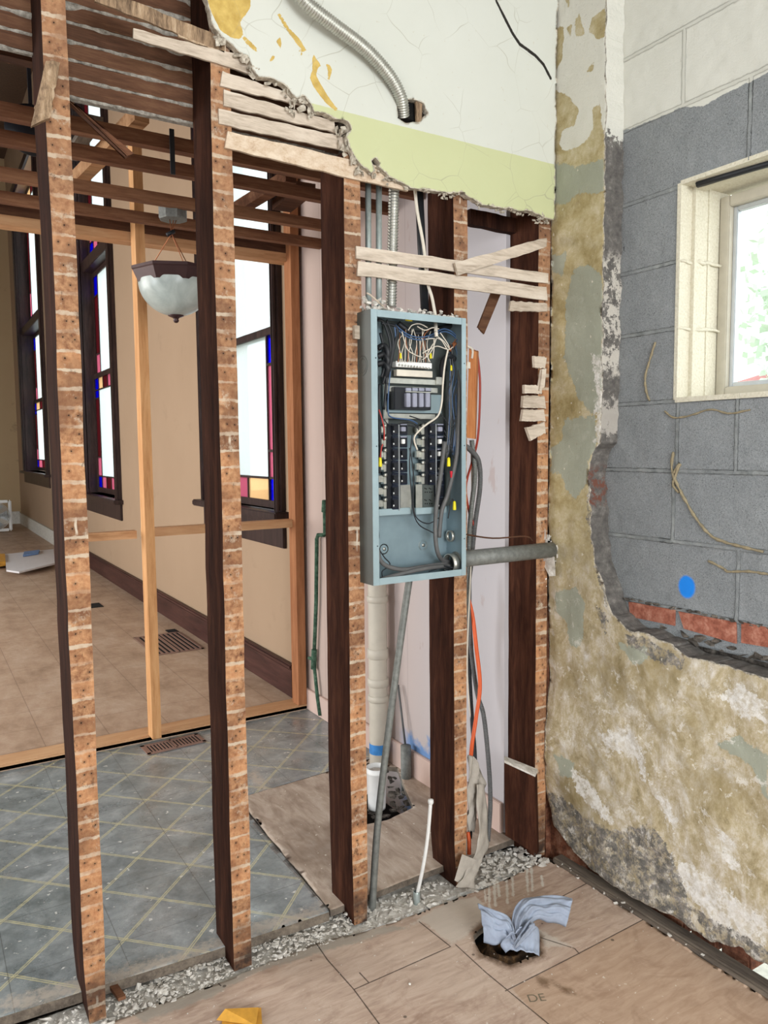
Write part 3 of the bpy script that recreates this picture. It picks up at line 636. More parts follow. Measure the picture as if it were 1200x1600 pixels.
# cut the old paint out of the cream layer
me = ro.data; co = np.empty(len(me.vertices)*3); me.vertices.foreach_get('co', co); co = co.reshape(-1, 3); a_ = me.attributes['cream']; val = np.empty(len(me.vertices), np.float32); a_.data.foreach_get('value', val)
for h in creamholes: val = np.minimum(val, sdpoly(co[:, 1], co[:, 2], h))
a_.data.foreach_set('value', val.astype(np.float32))

# block infill
WY1, WZ0, WZ1 = 1.574, 1.615, 2.262; WY0 = .72
rows_z = [1.47+.150+.2215*k for k in range(-5, 8)]
rows_z = sorted([q.z for q in [aX(975, y, XB) for y in (935, 837, 734, 632, 526, 429, 322, 206, 95)]])
def hl(z, dz=0): return [(0.3, z+dz), (1.95, z+dz)]
jy = lambda px, py: aX(px, py, XB).y
segs = [hl(z) for z in rows_z]
def vl(y, a, b): segs.append([(y, rows_z[a]), (y, rows_z[b])])
for k, ys in enumerate([[1155], [1052], [1152, 1058], [], [], [], [], [1070]]):
    pass
ymid = {0: jy(1153, 900), 1: jy(1052, 790), 2: jy(1151, 680), 6: jy(1172, 170), 7: jy(1068, 110), 3: jy(1040, 580), 5: jy(1060, 330)}
for k in (0, 1, 2, 6, 7):
    y = ymid[k]
    while y > .3: vl(y, k, k+1); y -= .405
    if k == 2: vl(jy(1058, 680), 2, 3)
block_out = [(1.93, rows_z[0]-.10), (1.93, 3.15), (.3, 3.15), (.3, rows_z[0]-.10)]
paintline = PX([(965,208),(1000,195),(1040,180),(1062,168),(1100,165),(1130,148),(1150,138),(1180,124),(1230,98)], XB)
paint = [[(1.95, paintline[0][1])]+paintline+[(.3, paintline[-1][1]), (.3, 3.2), (1.95, 3.2)]]
bc = aX(1073, 917, XB); blue = [[(bc.y+.030*math.cos(a), bc.z+.036*math.sin(a)) for a in [k*math.pi/8 for k in range(16)]]]
jd = np.array([0.])
def disp_b(u, v):
    s = np.full(u.shape, 1.)
    for sg in segs: s = np.minimum(s, segdist(u, v, sg, False))
    return np.where(s < .008, -.0035*(1-s/.008)*(vnoise(u, v, 12, 4) > -.1), 0)+.0012*vnoise(u, v, 40, 6)
wb = sheet('wall_blockwork', lambda a, b, d: Vector((XB+d, a, b)), (.3, 1.93, rows_z[0]-.1, 3.15), .0095, block_out, [[(WY0, WZ0), (WY1, WZ0), (WY1, WZ1), (WY0, WZ1)]], .012,
      [MAT['block']], {'paint': paint, 'blue': blue}, {}, disp=disp_b)
# the courses of red brick under the blocks, and the rough mortar bed
z0 = rows_z[0]
bm_ = MB(); bm_.box((2.065, .3, z0-.16), (2.2, 1.93, z0-.05)); bm_.box((2.065, .3, -.25), (2.25, 2.0, z0-.15)) if False else None
struct('wall_brickwork', bm_, MAT['brick_grey'])
for a, b, c, d in (((982,940),(1054,953),(1054,978),(984,964)), ((1060,955),(1150,972),(1150,1006),(1068,982)), ((1158,972),(1250,990),(1250,1020),(1158,1004))):
    q = [aX(*p, 2.035) for p in (a, b, c, d)]; mb = MB(); mb.hexa(q, [v+Vector((.09, 0, 0)) for v in q]); mb.jitter(.003, 3, 40)
    o = mb.build('brick', MAT['brick_red']); tag(o, kind='structure')
mb = MB()
for k in range(46):
    y = 1.80-k*.028; mb.chunk((2.045+rnd.uniform(-.008, .01), y, z0-.085+rnd.uniform(-.012, .014)), .03, .026, .016, rnd)
for k in range(40):
    y = 1.75-k*.03; mb.chunk((2.04, y, z0+.002), .016, .02, .007, rnd)
o = mb.build('mortar_crumbs', MAT['brick_grey']); tag(o, 'grey crumbled mortar along the brick course under the blocks', 'mortar', kind='stuff')

# brick core of the wall near the floor, seen through the broken bottom of the plaster
mb = MB(); y = 2.02; k = 0
while y > 1.36:
    mb.box((2.0+rnd.uniform(-.01, .01), y-.10, -.09), (2.12, y-.005, -.005+rnd.uniform(-.006, .0)), bev=.006)
    mb.box((2.005+rnd.uniform(-.01, .01), y-.15, .0), (2.12, y-.055, .065), bev=.006); mb.box((2.01, y-.10, .07), (2.12, y-.005, .14), bev=.006)
    y -= .108; k += 1
mb.v = [v+Vector((.03, 0, 0)) for v in mb.v]; mb.jitter(.004, 3, 20); struct('wall_brickcore', mb, MAT['brick_old'])
mb = MB(); mb.box((1.965, 2.052, -.1), (2.12, 2.2, .9)); mb.box((1.99, 1.9, -.1), (2.12, 2.06, .16)); struct('wall_core', mb, MAT['brick_old'])
mb = MB(); mb.box((2.03, .3, .06), (2.3, 1.36, z0-.14)); mb.box((2.1, 1.36, -.09), (2.3, 2.05, z0-.14)); struct('wall_masonry', mb, MAT['brick_grey'])

# window in the blockwork
w4 = empty_struct('window_4', (2.15, 1.15, WZ0)); XF = 2.205
mb = MB()
mb.box((2.037, WY1-.003, WZ0-.003), (2.10, WY1+.010, WZ1+.003)); mb.box((2.037, WY0-.010, WZ0-.003), (2.10, WY0+.003, WZ1+.003))
mb.box((2.037, WY0, WZ1-.003), (2.26, WY1, WZ1+.010)); mb.box((2.032, WY0, WZ0-.012), (2.26, WY1, WZ0+.003)); mb.box((2.09, WY0, WZ1-.012), (2.13, WY1, WZ1))
mb.box((2.09, WY1-.016, WZ0), (2.26, WY1+.03, WZ1)); mb.box((2.09, WY0-.03, WZ0), (2.26, WY0+.016, WZ1)); mb.box((2.15, WY1-.020, WZ0), (2.160, WY1-.01, WZ1))
mb.jitter(.0015, 2, 30)
struct('window_reveal', mb, MAT['cream_reveal'], w4)
def frame(mb, x0, x1, y0, y1, z0_, z1_, t_, bev=.003):
    mb.box((x0, y0, z0_), (x1, y0+t_, z1_), bev=bev); mb.box((x0, y1-t_, z0_), (x1, y1, z1_), bev=bev); mb.box((x0, y0+t_, z0_), (x1, y1-t_, z0_+t_), bev=bev); mb.box((x0, y0+t_, z1_-t_), (x1, y1-t_, z1_), bev=bev)
fy1 = WY1-.018; mb = MB(); frame(mb, XF, XF+.06, WY0+.018, fy1, WZ0+.004, WZ1-.02, .034); struct('window_frame', mb, MAT['vinyl'], w4)
mb = MB(); frame(mb, XF+.02, XF+.045, WY0+.05, fy1-.032, WZ0+.036, WZ1-.052, .016); struct('sash', mb, MAT['alu'], w4)
mb = MB(); mb.box((XF+.03, WY0+.06, WZ0+.05), (XF+.034, fy1-.045, WZ1-.066)); struct('pane', mb, MAT['glass_clear'], w4)
for zr_ in ROWS:
    if WZ0+.05 < zr_ < WZ1-.05:
        mb = MB(); mb.tube([Vector((2.04+.018*k, WY1-.004-.014*(k > 3)-.008*(k > 7)+rnd.uniform(-.002, .002), zr_+rnd.uniform(-.004, .004))) for k in range(12)], lambda t: .0035+.003*abs(math.sin(t*31)), 6); struct('mortar_ridge', mb, MAT['cream_reveal'], w4)
mb = MB(); pts = [Vector((2.06+.09*k/9+.004*rnd.random(), WY1-.04-.09*k, WZ1-.010+.004*rnd.random())) for k in range(9)]
mb.tube(pts, .010, 6); struct('torn_sealant', mb, MAT['black_rubber'], w4)
# outside wall thickness round window
mb = MB(); mb.box((2.06, .3, rows_z[0]), (2.26, WY0-.01, 3.6)); mb.box((2.06, WY1+.02, rows_z[0]-.1), (2.26, 2.2, 3.6)); mb.box((2.06, WY0-.01, WZ1+.02), (2.26, WY1+.02, 3.6)); mb.box((2.06, WY0-.01, rows_z[0]), (2.26, WY1+.02, WZ0-.02))
struct('wall_outer', mb, MAT['brick_grey'])

# ceilings and the unseen shell that keeps the daylight honest
mb = MB(); mb.box((-4, -3.6, -.1), (-1.1, -3.5, 3.6)); mb.box((1.5, -3.6, -.1), (2.3, -3.5, 3.6)); mb.box((-1.1, -3.6, -.1), (1.5, -3.5, 1.0)); mb.box((-1.1, -3.6, 2.8), (1.5, -3.5, 3.6)); struct('wall_rear', mb, MAT['white_paint'])
mb = MB(); mb.box((2.06, -3.5, -.1), (2.26, .3, 3.6)); struct('wall_right', mb, MAT['white_paint'])
mb = MB(); mb.box((-4, -3.5, 3.55), (2.3, 2.2, 3.65)); struct('ceiling', mb, MAT['white_paint'])
mb = MB(); mb.box((-4, 2.25, 7.2), (2.3, 17.3, 7.3)); struct('ceiling', mb, MAT['ceiling_dark'])
mb = MB()
for a, b in ((-3.5, -1.9), (-.9, 2.1), (3.6, 4.6), (8.6, 9.4), (12.6, 17.3)): mb.box((-4.1, a, -.1), (-4, b, 7.2))
mb.box((-4.1, -3.5, -.1), (-4, 17.3, .7)); mb.box((-4.1, -3.5, 3.1), (-4, 17.3, 7.2)); struct('wall_left', mb, MAT['tan_wall'])
mb = MB(); mb.box((-4, 2.24, 2.45), (.05, 2.27, 7.2)); mb.box((.05, 2.24, 2.9), (1.9, 2.27, 7.2)); struct('wall_upper', mb, MAT['ceiling_dark'])

# floors
floor_out = PZ([(-700,1600),(0,1620),(200,1578),(240,1566),(340,1522),(480,1466),(640,1436),(700,1408),(770,1380),(830,1338),(852,1330)], -.06)
floor_out = [(-1.6, .3), (-1.6, 2.04), (.3, 2.045), (.45, 2.045), (.72, 2.035), (1.0, 2.045), (1.12, 2.02), (1.30, 2.0), (1.5, 2.0), (1.7, 2.0), (1.88, 2.02), (1.945, 2.0), (1.945, .3)]
drain = PZ([(738,1462),(764,1440),(800,1440),(842,1466),(845,1490),(796,1508),(752,1490)], -.06)
seams = [PZ(p, -.06) for p in ([(490,1468),(512,1500),(553,1546)], [(553,1546),(630,1512),(704,1479)], [(655,1440),(704,1479)], [(553,1546),(600,1610)], [(712,1476),(760,1520),(862,1604)], [(795,1546),(860,1604)],
    [(917,1380),(870,1405),(838,1424)], [(1014,1432),(900,1492),(850,1518)], [(562,1520),(576,1535)], [(300,1500),(345,1540)], [(845,1465),(898,1482),(905,1490)])]
big = [PZ([(1014,1432),(862,1512),(800,1545),(870,1620),(1300,1640),(1300,1600),(1200,1545)], -.06)]
gp = [PZ([(200,1580),(300,1535),(345,1520),(470,1470),(600,1445),(640,1450),(500,1490),(400,1520),(330,1560),(220,1600)], -.06)]
wpaint = [PZ([(630,1450),(700,1408),(745,1400),(770,1430),(720,1470),(705,1476),(660,1440)], -.06), PZ([(840,1450),(893,1478),(850,1480)], -.06)]
drips = [PZ([(x, y0), (x+2, y1)], -.06) for x, y0, y1 in ((763,1378,1420),(772,1382,1416),(791,1362,1412),(800,1360,1400),(823,1356,1398),(830,1352,1392),(757,1385,1410),(846,1368,1384),(778,1376,1400))]
stain = [PZ([(735,1455),(760,1430),(800,1430),(848,1462),(850,1496),(796,1514),(745,1496)], -.06), PZ([(840,1526),(862,1532),(855,1542),(842,1538)], -.06), PZ([(866,1538),(890,1545),(905,1556),(885,1552)], -.06)]
sheet('floor', lambda a, b, d: Vector((a, b, -.06-d)), (-.05, 1.95, .9, 2.06), .009, [(-.05, .9)]+[(-.05, 2.04)]+floor_out[2:-1]+[(1.945, .9)], [drain], .02,
      [MAT['floor_near'], MAT['beam_grey']], {'bigsheet': big, 'greypaint': gp, 'whitepaint': wpaint, 'stain': stain}, {}, jag=(.004, 16))
mb = MB(); mb.box((-4, -3.5, -.1), (1.945, .9, -.06)); mb.box((-4, .9, -.1), (-.05, 2.04, -.06)); struct('floor', mb, MAT['ply_kitchen'])
dust = [PZ([(0,1587),(170,1545),(333,1487),(500,1433),(520,1410),(400,1440),(300,1480),(160,1520),(0,1560)], -.02), PZ([(385,1210),(470,1330),(500,1420),(520,1410),(470,1300),(400,1200)], -.02)]
sheet('floor_tiled', lambda a, b, d: Vector((a, b, -.02-d)), (-.9, 1.90, 2.11, 3.97), .014, [(-.9, 2.16), (.128, 2.165), (.694, 2.125), (1.08, 2.11), (1.11, 2.9), (1.13, 3.04), (1.9, 3.1), (1.9, 3.97), (-.9, 3.97)], [], .03,
      [MAT['tile'], MAT['beam_grey']], {'dust': dust}, {})
mb = MB(); mb.box((-4, 2.16, -.05), (-.9, 3.97, -.02)); struct('floor', mb, MAT['tile'])
hole = PZ([(572,1192),(620,1200),(645,1262),(606,1282),(568,1290),(560,1240)], -.02)
sheet('floor_plywood', lambda a, b, d: Vector((a, b, -.018-d)), (1.05, 1.9, 2.1, 3.1), .014, [(1.085, 2.115), (1.115, 2.9), (1.135, 3.035), (1.89, 3.09), (1.89, 2.14), (1.5, 2.13)], [hole], .022, [MAT['ply_kitchen'], MAT['beam_grey']], {}, {}, jag=(.003, 9))
mb = MB(); mb.box((-4, 3.9, -.06), (1.92, 17.3, .0)); struct('floor', mb, MAT['far_floor'])
mb = MB(); mb.box((-4, 3.90, -.02), (1.88, 4.03, .012), bev=.004); struct('trim_1', mb, MAT['timber_new_x'])
mb = MB(); mb.box((-4, 1.9, -.35), (2.02, 3.2, -.25)); mb.box((1.4, 1.4, -.35), (2.02, 1.9, -.25)); struct('floor', mb, MAT['black'])  # black sheet paints the darkness below the floor openings
mb = MB(); mb.box((-4, 2.02, -.24), (2.0, 2.2, -.085)); struct('floor', mb, MAT['rubble_dark'])
# beam along the foot of the right-hand wall
mb = MB(); mb.box((1.948, .4, -.13), (2.0, 2.0, -.040), bev=.006); mb.jitter(.003, 5, 9); struct('trim_2', mb, MAT['beam_grey'])

# exterior wall of kitchen and far room
W = [dict(y0=4.16, y1=5.60, z0=1.10), dict(y0=8.3, y1=10.2, z0=.95), dict(y0=13.1, y1=16.2, z0=1.1)]
ZT = 6.2; X1 = 1.88; X2 = 2.2
mb = MB(); mb.box((1.885, 2.2, -.4), (X2, 4.0, 3.4)); mb.box((1.885, 2.2, 3.4), (X2, 4.0, 7.2)); struct('wall_kitchen', mb, MAT['kitchen_wall'])
mb = MB(); y = 4.0
for q in W:
    mb.box((X1, y, -.06), (X2, q['y0']+.09, 7.2)); mb.box((X1, q['y0']+.09, -.06), (X2, q['y1']-.09, q['z0'])); mb.box((X1, q['y0']+.09, ZT), (X2, q['y1']-.09, 7.2)); y = q['y1']-.09
mb.box((X1, y, -.06), (X2, 17.3, 7.2)); struct('wall_far_right', mb, MAT['tan_wall'])
mb = MB(); mb.box((-4, 17.2, -.06), (X1, 17.3, 7.2)); struct('wall_end', mb, MAT['tan_end'])
mb = MB(); mb.box((1.85, 4.06, 0), (1.88, 12.0, .17), bev=.004); mb.box((1.84, 4.06, .17), (1.88, 12.0, .20), bev=.008); struct('baseboard_right', mb, MAT['baseboard_dark'])
mb = MB(); mb.box((1.845, 12.0, 0), (1.88, 17.2, .22), bev=.004); mb.box((1.70, 17.16, 0), (1.85, 17.2, .25)); struct('baseboard_end', mb, MAT['white_paint'])
mb = MB(); mb.box((1.868, 2.2, -.02), (1.886, 3.95, .10), bev=.003); struct('baseboard_kitchen', mb, MAT['pink_wall'])

def stained_window(n, y0, y1, z0_, zm, ztr, casing):
    root = empty_struct('window_%d' % n, (1.88, (y0+y1)/2, z0_)); P = .035; xi = 1.88-P
    mb = MB(); cw = casing
    for a, b in ((y0, y0+cw), (y1-cw, y1)):
        mb.box((xi, a, z0_), (1.885, b, ZT), bev=.006); mb.box((xi-.02, a+cw*.12, z0_), (xi, a+cw*.35, ZT), bev=.005); mb.box((xi-.012, a+cw*.65, z0_), (xi, a+cw*.85, ZT), bev=.004)
    mb.box((1.87, y0+cw*.9, z0_), (2.12, y0+cw, ZT)); mb.box((1.87, y1-cw, z0_), (2.12, y1-cw*.9, ZT)); mb.box((xi, y0, ZT), (1.885, y1, ZT+.12))
    struct('casing', mb, MAT['dark_oak'], root)
    mb = MB(); mb.box((xi-.06, y0-.05, z0_-.045), (2.10, y1+.05, z0_), bev=.008); struct('window_sill', mb, MAT['dark_oak'], root)
    mb = MB(); mb.box((xi+.012, y0, z0_-.22), (1.885, y1, z0_-.045), bev=.004); struct('apron', mb, MAT['dark_oak'], root)
    a, b = y0+cw, y1-cw
    def sash(zl, zh, X, left, low):
        st = .045 if n == 3 else .06; right = (n == 3 and low)
        mb = MB(); frame(mb, X, X+.03, a, b, zl, zh, st); ia, ib, il, ih = a+st, b-st, zl+st, zh-st
        bd = .105 if n == 3 else .2; g = .014
        la = ia+(bd if right else 0); lb = ib-(bd if left else 0); ll = il+(.13 if low else 0); top = ih-(.13 if low and n != 3 else 0)
        X0, X9 = X+.006, X+.024
        if right: mb.box((X0, la, il), (X9, la+g, ih))
        if left: mb.box((X0, lb-g, il), (X9, lb, ih))
        if low: mb.box((X0, ia, ll), (X9, ib, ll+g))
        if top < ih: mb.box((X0, ia, top-g), (X9, ib, top))
        ny = 3 if n == 3 and low else 5; ys = [la+(lb-la)*k/ny for k in range(ny+1)]; hz = [ll+(ih-ll)*f for f in (.2, .8)]
        for y in ys[1:-1]:
            if low: mb.box((X0, y-.008, il), (X9, y+.008, ll))
            if top < ih: mb.box((X0, y-.008, top), (X9, y+.008, ih))
        for z in hz:
            if right: mb.box((X0, ia, z-.008), (X9, la, z+.008))
            if left: mb.box((X0, lb, z-.008), (X9, ib, z+.008))
        struct('sash', mb, MAT['dark_oak'], root)
        def pane(p, q, r, s_, mt):
            mm = MB(); mm.box((X+.013, p, r), (X+.017, q, s_)); struct('pane', mm, MAT[mt], root)
        pane(la, lb, ll, top, 'glass_frost')
        if low:
            for k in range(ny): pane(ys[k], ys[k+1], il, ll, ['glass_amber', 'glass_pink', 'glass_pink', 'glass_plum', 'glass_pink'][k])
        if top < ih:
            for k in range(ny): pane(ys[k], ys[k+1], top, ih, ['glass_pink', 'glass_amber', 'glass_pink', 'glass_plum', 'glass_amber'][k])
        for on, p, q in ((right, ia, la), (left, lb, ib)):
            if on:
                pane(p, q, il, ll if low else il+.001, 'glass_blue'); pane(p, q, ll, hz[0], 'glass_pink'); pane(p, q, hz[0], hz[1], 'glass_plum' if n != 3 else 'glass_pink'); pane(p, q, hz[1], ih, 'glass_blue')
    XS = {3: 1.872, 2: 1.975, 1: 2.05}[n]; sash(z0_+.01, zm, XS, n != 3, True); sash(zm-.05, ztr, XS+.03, n != 3, False)
    mb = MB(); mb.box((1.90, a, ztr), (2.12, b, ztr+.14), bev=.006); struct('transom_bar', mb, MAT['dark_oak'], root)
    sash(ztr+.14, ZT, XS, True, True)
stained_window(3, W[0]['y0'], W[0]['y1'], 1.10, 2.20, 3.55, .09)
stained_window(2, W[1]['y0'], W[1]['y1'], .95, 2.40, 3.62, .17)
stained_window(1, W[2]['y0'], W[2]['y1'], 1.10, 2.42, 3.62, .26)
# outside ground and what shows through the small window
mb = MB(); mb.box((2.3, -12, -.9), (60, 40, -.8)); struct('ground', mb, MAT['grass'])
# ------------------------------------------------------------------ studs
def stud(xl, xr, yb, z0, z1, label, name='wall_stud', foot=0, taper=0.0):
    mb = MB(); N = 60; vs = []; w_ = xr-xl; cx = (xl+xr)/2
    for i in range(N+1):
        z = z0+(z1-z0)*i/N; e = lambda k: mnoise.noise(Vector((k*7.3, cx*9, z*9)))*.0022+mnoise.noise(Vector((k*3.3, cx*5, z*2)))*.003
        sh = foot*max(0, 1-(z-z0)/.22)**1.5
        xa, xb = xl+e(1)+sh*.6*w_, xr+e(2)-sh*.15*w_; ya, yb_ = YW+e(3)*.4+sh*.015, yb
        vs += [(xa, ya, z), (xb, ya, z), (xb, yb_, z), (xa, yb_, z)]
    fs = []; mi = []
    for i in range(N):
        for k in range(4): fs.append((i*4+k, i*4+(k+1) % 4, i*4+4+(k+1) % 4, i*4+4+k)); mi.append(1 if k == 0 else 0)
    fs += [(3, 2, 1, 0), tuple(N*4+k for k in range(4))]; mi += [0, 0]
    mb.v = [Vector(v) for v in vs]; mb.f = fs; mb.mi = mi; mb.sm = [False]*len(fs)
    o = mb.build(name, [MAT['stud_dark'], MAT['stud_face']], origin=(cx, YW, z0)); return tag(o, label, 'stud', 'old wall studs')
Z_T = 3.3
stud(.321, .375, 2.22, -.05, Z_T, 'leftmost old wall stud, rough front banded with lath marks, splintered wood chunk near its top', foot=.3)
stud(.731, .787, 2.20, -.055, Z_T, 'old wall stud between the pendant lamp and the leaning window light, second from the left', foot=.05)
stud(1.132, 1.187, 2.20, -.055, 2.34, 'old wall stud touching the left side of the electrical panel', foot=.15)
stud(1.535, 1.590, 2.195, -.065, 2.34, 'old wall stud passing behind the right edge of the electrical panel, charred foot', foot=.55)
stud(1.905, 1.958, 2.24, -.06, 2.34, 'wide dark corner post against the peeling plaster wall', name='corner_post')
# charred foot pad of rightmost post
mb = MB(); q = [aY(787,1192,2.00), aY(835,1212,2.00), aY(838,1328,2.0), aY(800,1322,2.0)]
mb.hexa([aY(788,1190,2.06), aY(836,1212,2.0), aY(839,1336,2.0), aY(790,1305,2.06)], [aY(788,1184,2.09), aY(840,1205,2.03), aY(842,1330,2.03), aY(792,1300,2.09)]); mb.jitter(.003, 2, 30)
tag(mb.build('plank_offcut', MAT['stud_dark']), 'short dark plank standing upright at the foot of the corner post', 'plank')
mb = MB(); mb.hexa([aY(788,1188,2.059), aY(836,1211,1.999), aY(836,1214,1.999), aY(788,1192,2.059)], [aY(788,1181,2.092), aY(840,1202,2.032), aY(840,1206,2.032), aY(788,1185,2.092)]); mb.jitter(.002, 2, 60); tag(mb.build('plaster_crust', MAT['rubble']), 'thin pale crust of plaster on the top of the upright plank', 'plaster')  # pale cap added as the plank's worn, lighter top edge

# ------------------------------------------------------------------ laths on the front, under the broken plaster
def lath(pts, Y, th, mat, label, cat='lath', group=None, name='lath', jit=.0015, dY=0):
    a = [aY(px, py, Y+(dY if i in (1, 2) else 0)) for i, (px, py) in enumerate(pts)]
    mb = MB(); n = 14; vs = []; rr = random.Random(int(pts[0][0]*7+pts[0][1]))
    for i in range(n+1):
        t = i/n; top = a[0].lerp(a[1], t); bot = a[3].lerp(a[2], t); e = .0018
        top = top+Vector((0, 0, rr.uniform(-e, e))); bot = bot+Vector((0, 0, rr.uniform(-e, e)))
        if i in (0, n): top.x += rr.uniform(-.006, .006); bot.x += rr.uniform(-.006, .006)
        vs += [top, bot, bot+Vector((0, th, 0)), top+Vector((0, th, 0))]
    fs = [(i*4+k, i*4+(k+1) % 4, i*4+4+(k+1) % 4, i*4+4+k) for i in range(n) for k in range(4)]+[(3, 2, 1, 0), tuple(n*4+k for k in range(4))]
    mb.add(vs, fs); o = mb.build(name, MAT[mat]); return tag(o, label, cat, group)
G1 = 'laths nailed across the studs under the broken plaster'
YL = 2.0425
lath([(150,-22),(352,60),(352,82),(150,2)], YL, .007, 'torn_wood', 'broken weathered lath at the very top, running into the broken plaster edge', group=G1)
lath([(276,40),(352,64),(352,84),(282,58)], YL+.0005, .006, 'torn_wood', 'short broken lath stub second from the top at the plaster edge', group=G1)
lath([(210,45),(398,92),(400,118),(208,60)], YL, .007, 'lath_old', 'broken lath with a pointed left end crossing above the second stud', group=G1).data.materials[0] = MAT['lath_pale']
lath([(345,111),(470,150),(475,166),(346,134)], YL, .007, 'lath_pale', 'pale lath, topmost of the four long ones right of the second stud', group=G1)
lath([(349,140),(524,190),(524,207),(350,165)], YL, .007, 'lath_pale', 'pale lath, second from the top of the four long ones right of the second stud', group=G1)
lath([(344,170),(546,216),(548,238),(345,194)], YL, .007, 'lath_pale', 'pale lath, third from the top of the four long ones right of the second stud', group=G1)
lath([(357,205),(640,270),(640,300),(352,231)], YL-.003, .009, 'lath_rust', 'lowest and longest lath with rusty speckles above the third stud', group=G1)
G2 = 'laths crossing above the electrical panel'
lath([(557,384),(856,427),(856,443),(556,404)], 2.041, .007, 'lath_pale', 'upper of the two long laths crossing above the electrical panel', group=G2)
lath([(560,408),(855,449),(854,469),(558,430)], 2.0405, .007, 'lath_pale', 'lower of the two long laths crossing above the electrical panel', group=G2)
lath([(712,410),(853,371),(856,386),(718,430)], 2.024, .009, 'lath_pale', 'loose lath slanting up to the corner over the two long laths', group=G2)
lath([(798,470),(854,474),(854,487),(798,486)], 2.041, .008, 'lath_pale', 'short lath stub just under the two long laths at the corner', group=G2)
G3 = 'sawn lath stubs on the corner post'
for i, (q, lb) in enumerate([([(836,556),(853,558),(853,576),(834,574)], 'topmost of the sawn lath stubs on the corner post, beside the wall'),
    ([(819,601),(848,603),(848,615),(818,614)], 'narrow sawn lath stub on the corner post, second from the top of its cluster'),
    ([(818,618),(852,619),(852,638),(817,637)], 'sawn lath stub in the middle of the cluster on the corner post'),
    ([(818,640),(851,640),(851,658),(817,658)], 'sawn lath stub, lowest level one on the corner post'),
    ([(824,668),(851,660),(851,677),(828,689)], 'tilted lath stub, lowest of the cluster on the corner post'),
    ([(846,578),(853,576),(853,604),(842,610)], 'small upright sliver of lath wedged between stubs at the wall')]):
    lath(q, 2.038-.002*i, .012, 'lath_pale', lb, group=G3, name='lath_stub')
# splinters
lath([(768,456),(782,460),(757,522),(748,512)], 2.12, .008, 'lath_old', 'dark splintered lath end hanging below the two long laths', name='splinter')
lath([(787,380),(797,380),(791,600),(783,575)], 2.25, .006, 'joist', 'long thin brown splinter peeling off the left side of the corner post', name='splinter')
lath([(726,834),(772,838),(772,841),(726,837)], 2.02, .003, 'lath_old', 'thin bare wire stub', name='wire_stub') if False else None
mb = MB(); mb.hexa([aY(76,95,2.03), aY(94,98,2.03), aY(76,188,2.0), aY(50,196,2.0)], [aY(72,94,2.045), aY(95,97,2.048), aY(80,186,2.045), aY(52,194,2.04)])
bm = bmesh.new()
vs, fs = mb.v, mb.f
mb2 = MB(); n = 18
A, B, Cc, D = [aY(72,95,2.03), aY(94,98,2.03), aY(78,184,2.005), aY(49,197,2.005)]
ring = []
for i in range(n+1):
    t = i/n; l = A.lerp(D, t); r_ = B.lerp(Cc, t); j = lambda s: Vector((mnoise.noise(Vector((s, t*9, 0)))*.005, mnoise.noise(Vector((s, t*7, 4)))*.006, 0))
    ring += [l+j(1), (l+r_)/2+Vector((0, -.006, 0))+j(2), r_+j(3), r_+Vector((0, .014, 0)), l+Vector((0, .014, 0))]
mb2.add(ring, [(i*5+k, i*5+(k+1) % 5, i*5+5+(k+1) % 5, i*5+5+k) for i in range(n) for k in range(5)]+[(4, 3, 2, 1, 0), tuple(n*5+k for k in range(5))]); bm.free()
tag(mb2.build('wood_chunk', MAT['torn_wood']), 'torn pale wood chunk stuck diagonally to the leftmost stud', 'wood chunk')
lath([(103,152),(118,163),(210,240),(196,244)], 2.16, .02, 'joist', 'broken diagonal stick between the first and second stud, snapped lower end', name='broken_stick')
lath([(735,325),(845,350),(845,372),(735,350)], 2.17, .03, 'stud_dark', 'dark header board behind the studs under the plaster edge at the corner', name='header_board', cat='board')

# ragged plaster clinging to the broken edge
mb = MB(); rr = random.Random(3)
for px, py, n_, s_ in ((350,62,7,.016),(378,88,9,.018),(398,110,8,.014),(425,124,6,.010),(448,140,6,.012),(464,160,9,.016),(455,172,5,.010),(490,176,6,.010),(530,205,9,.018),(536,225,7,.016),(548,246,6,.012),(566,265,6,.012),(585,268,6,.010),(610,282,4,.008),(690,304,5,.008),(740,318,4,.008),(850,340,8,.012)):
    for k in range(n_):
        c = aY(px+rr.uniform(-9, 9), py+rr.uniform(-7, 9), 2.03+rr.uniform(-.006, .004)); mb.chunk(c, s_*rr.uniform(.4, 1.5), .005, s_*rr.uniform(.3, 1.3), rr)
for i in range(60):
    px = 600+260*i/60; py = [276,292,298,304,300,316,326,332,344][min(8, int(i/60*9))]+rr.uniform(-3, 6); mb.chunk(aY(px, py, 2.03+rr.uniform(-.004, .01)), .008, .008, .006, rr)
tag(mb.build('plaster_crumbs', MAT['plaster_broken']), 'ragged broken plaster and mortar along the torn edge above the studs', 'plaster', kind='stuff')
# hole in wall: black slab behind paints the cavity's shade, splintered lath beside it
mb = MB(); mb.box(aY(622, 150, 2.047)+Vector((0, 0, 0)), aY(672, 198, 2.06)+Vector((0, .01, 0))); struct('wall_cavity', mb, MAT['black'])
for i, (q, lb) in enumerate([([(652,158),(660,162),(660,190),(652,192)], 'splintered lath end at the right side of the hole in the upper plaster'), ]):
    lath(q, 2.028, .008, 'torn_wood', lb, name='splinter')

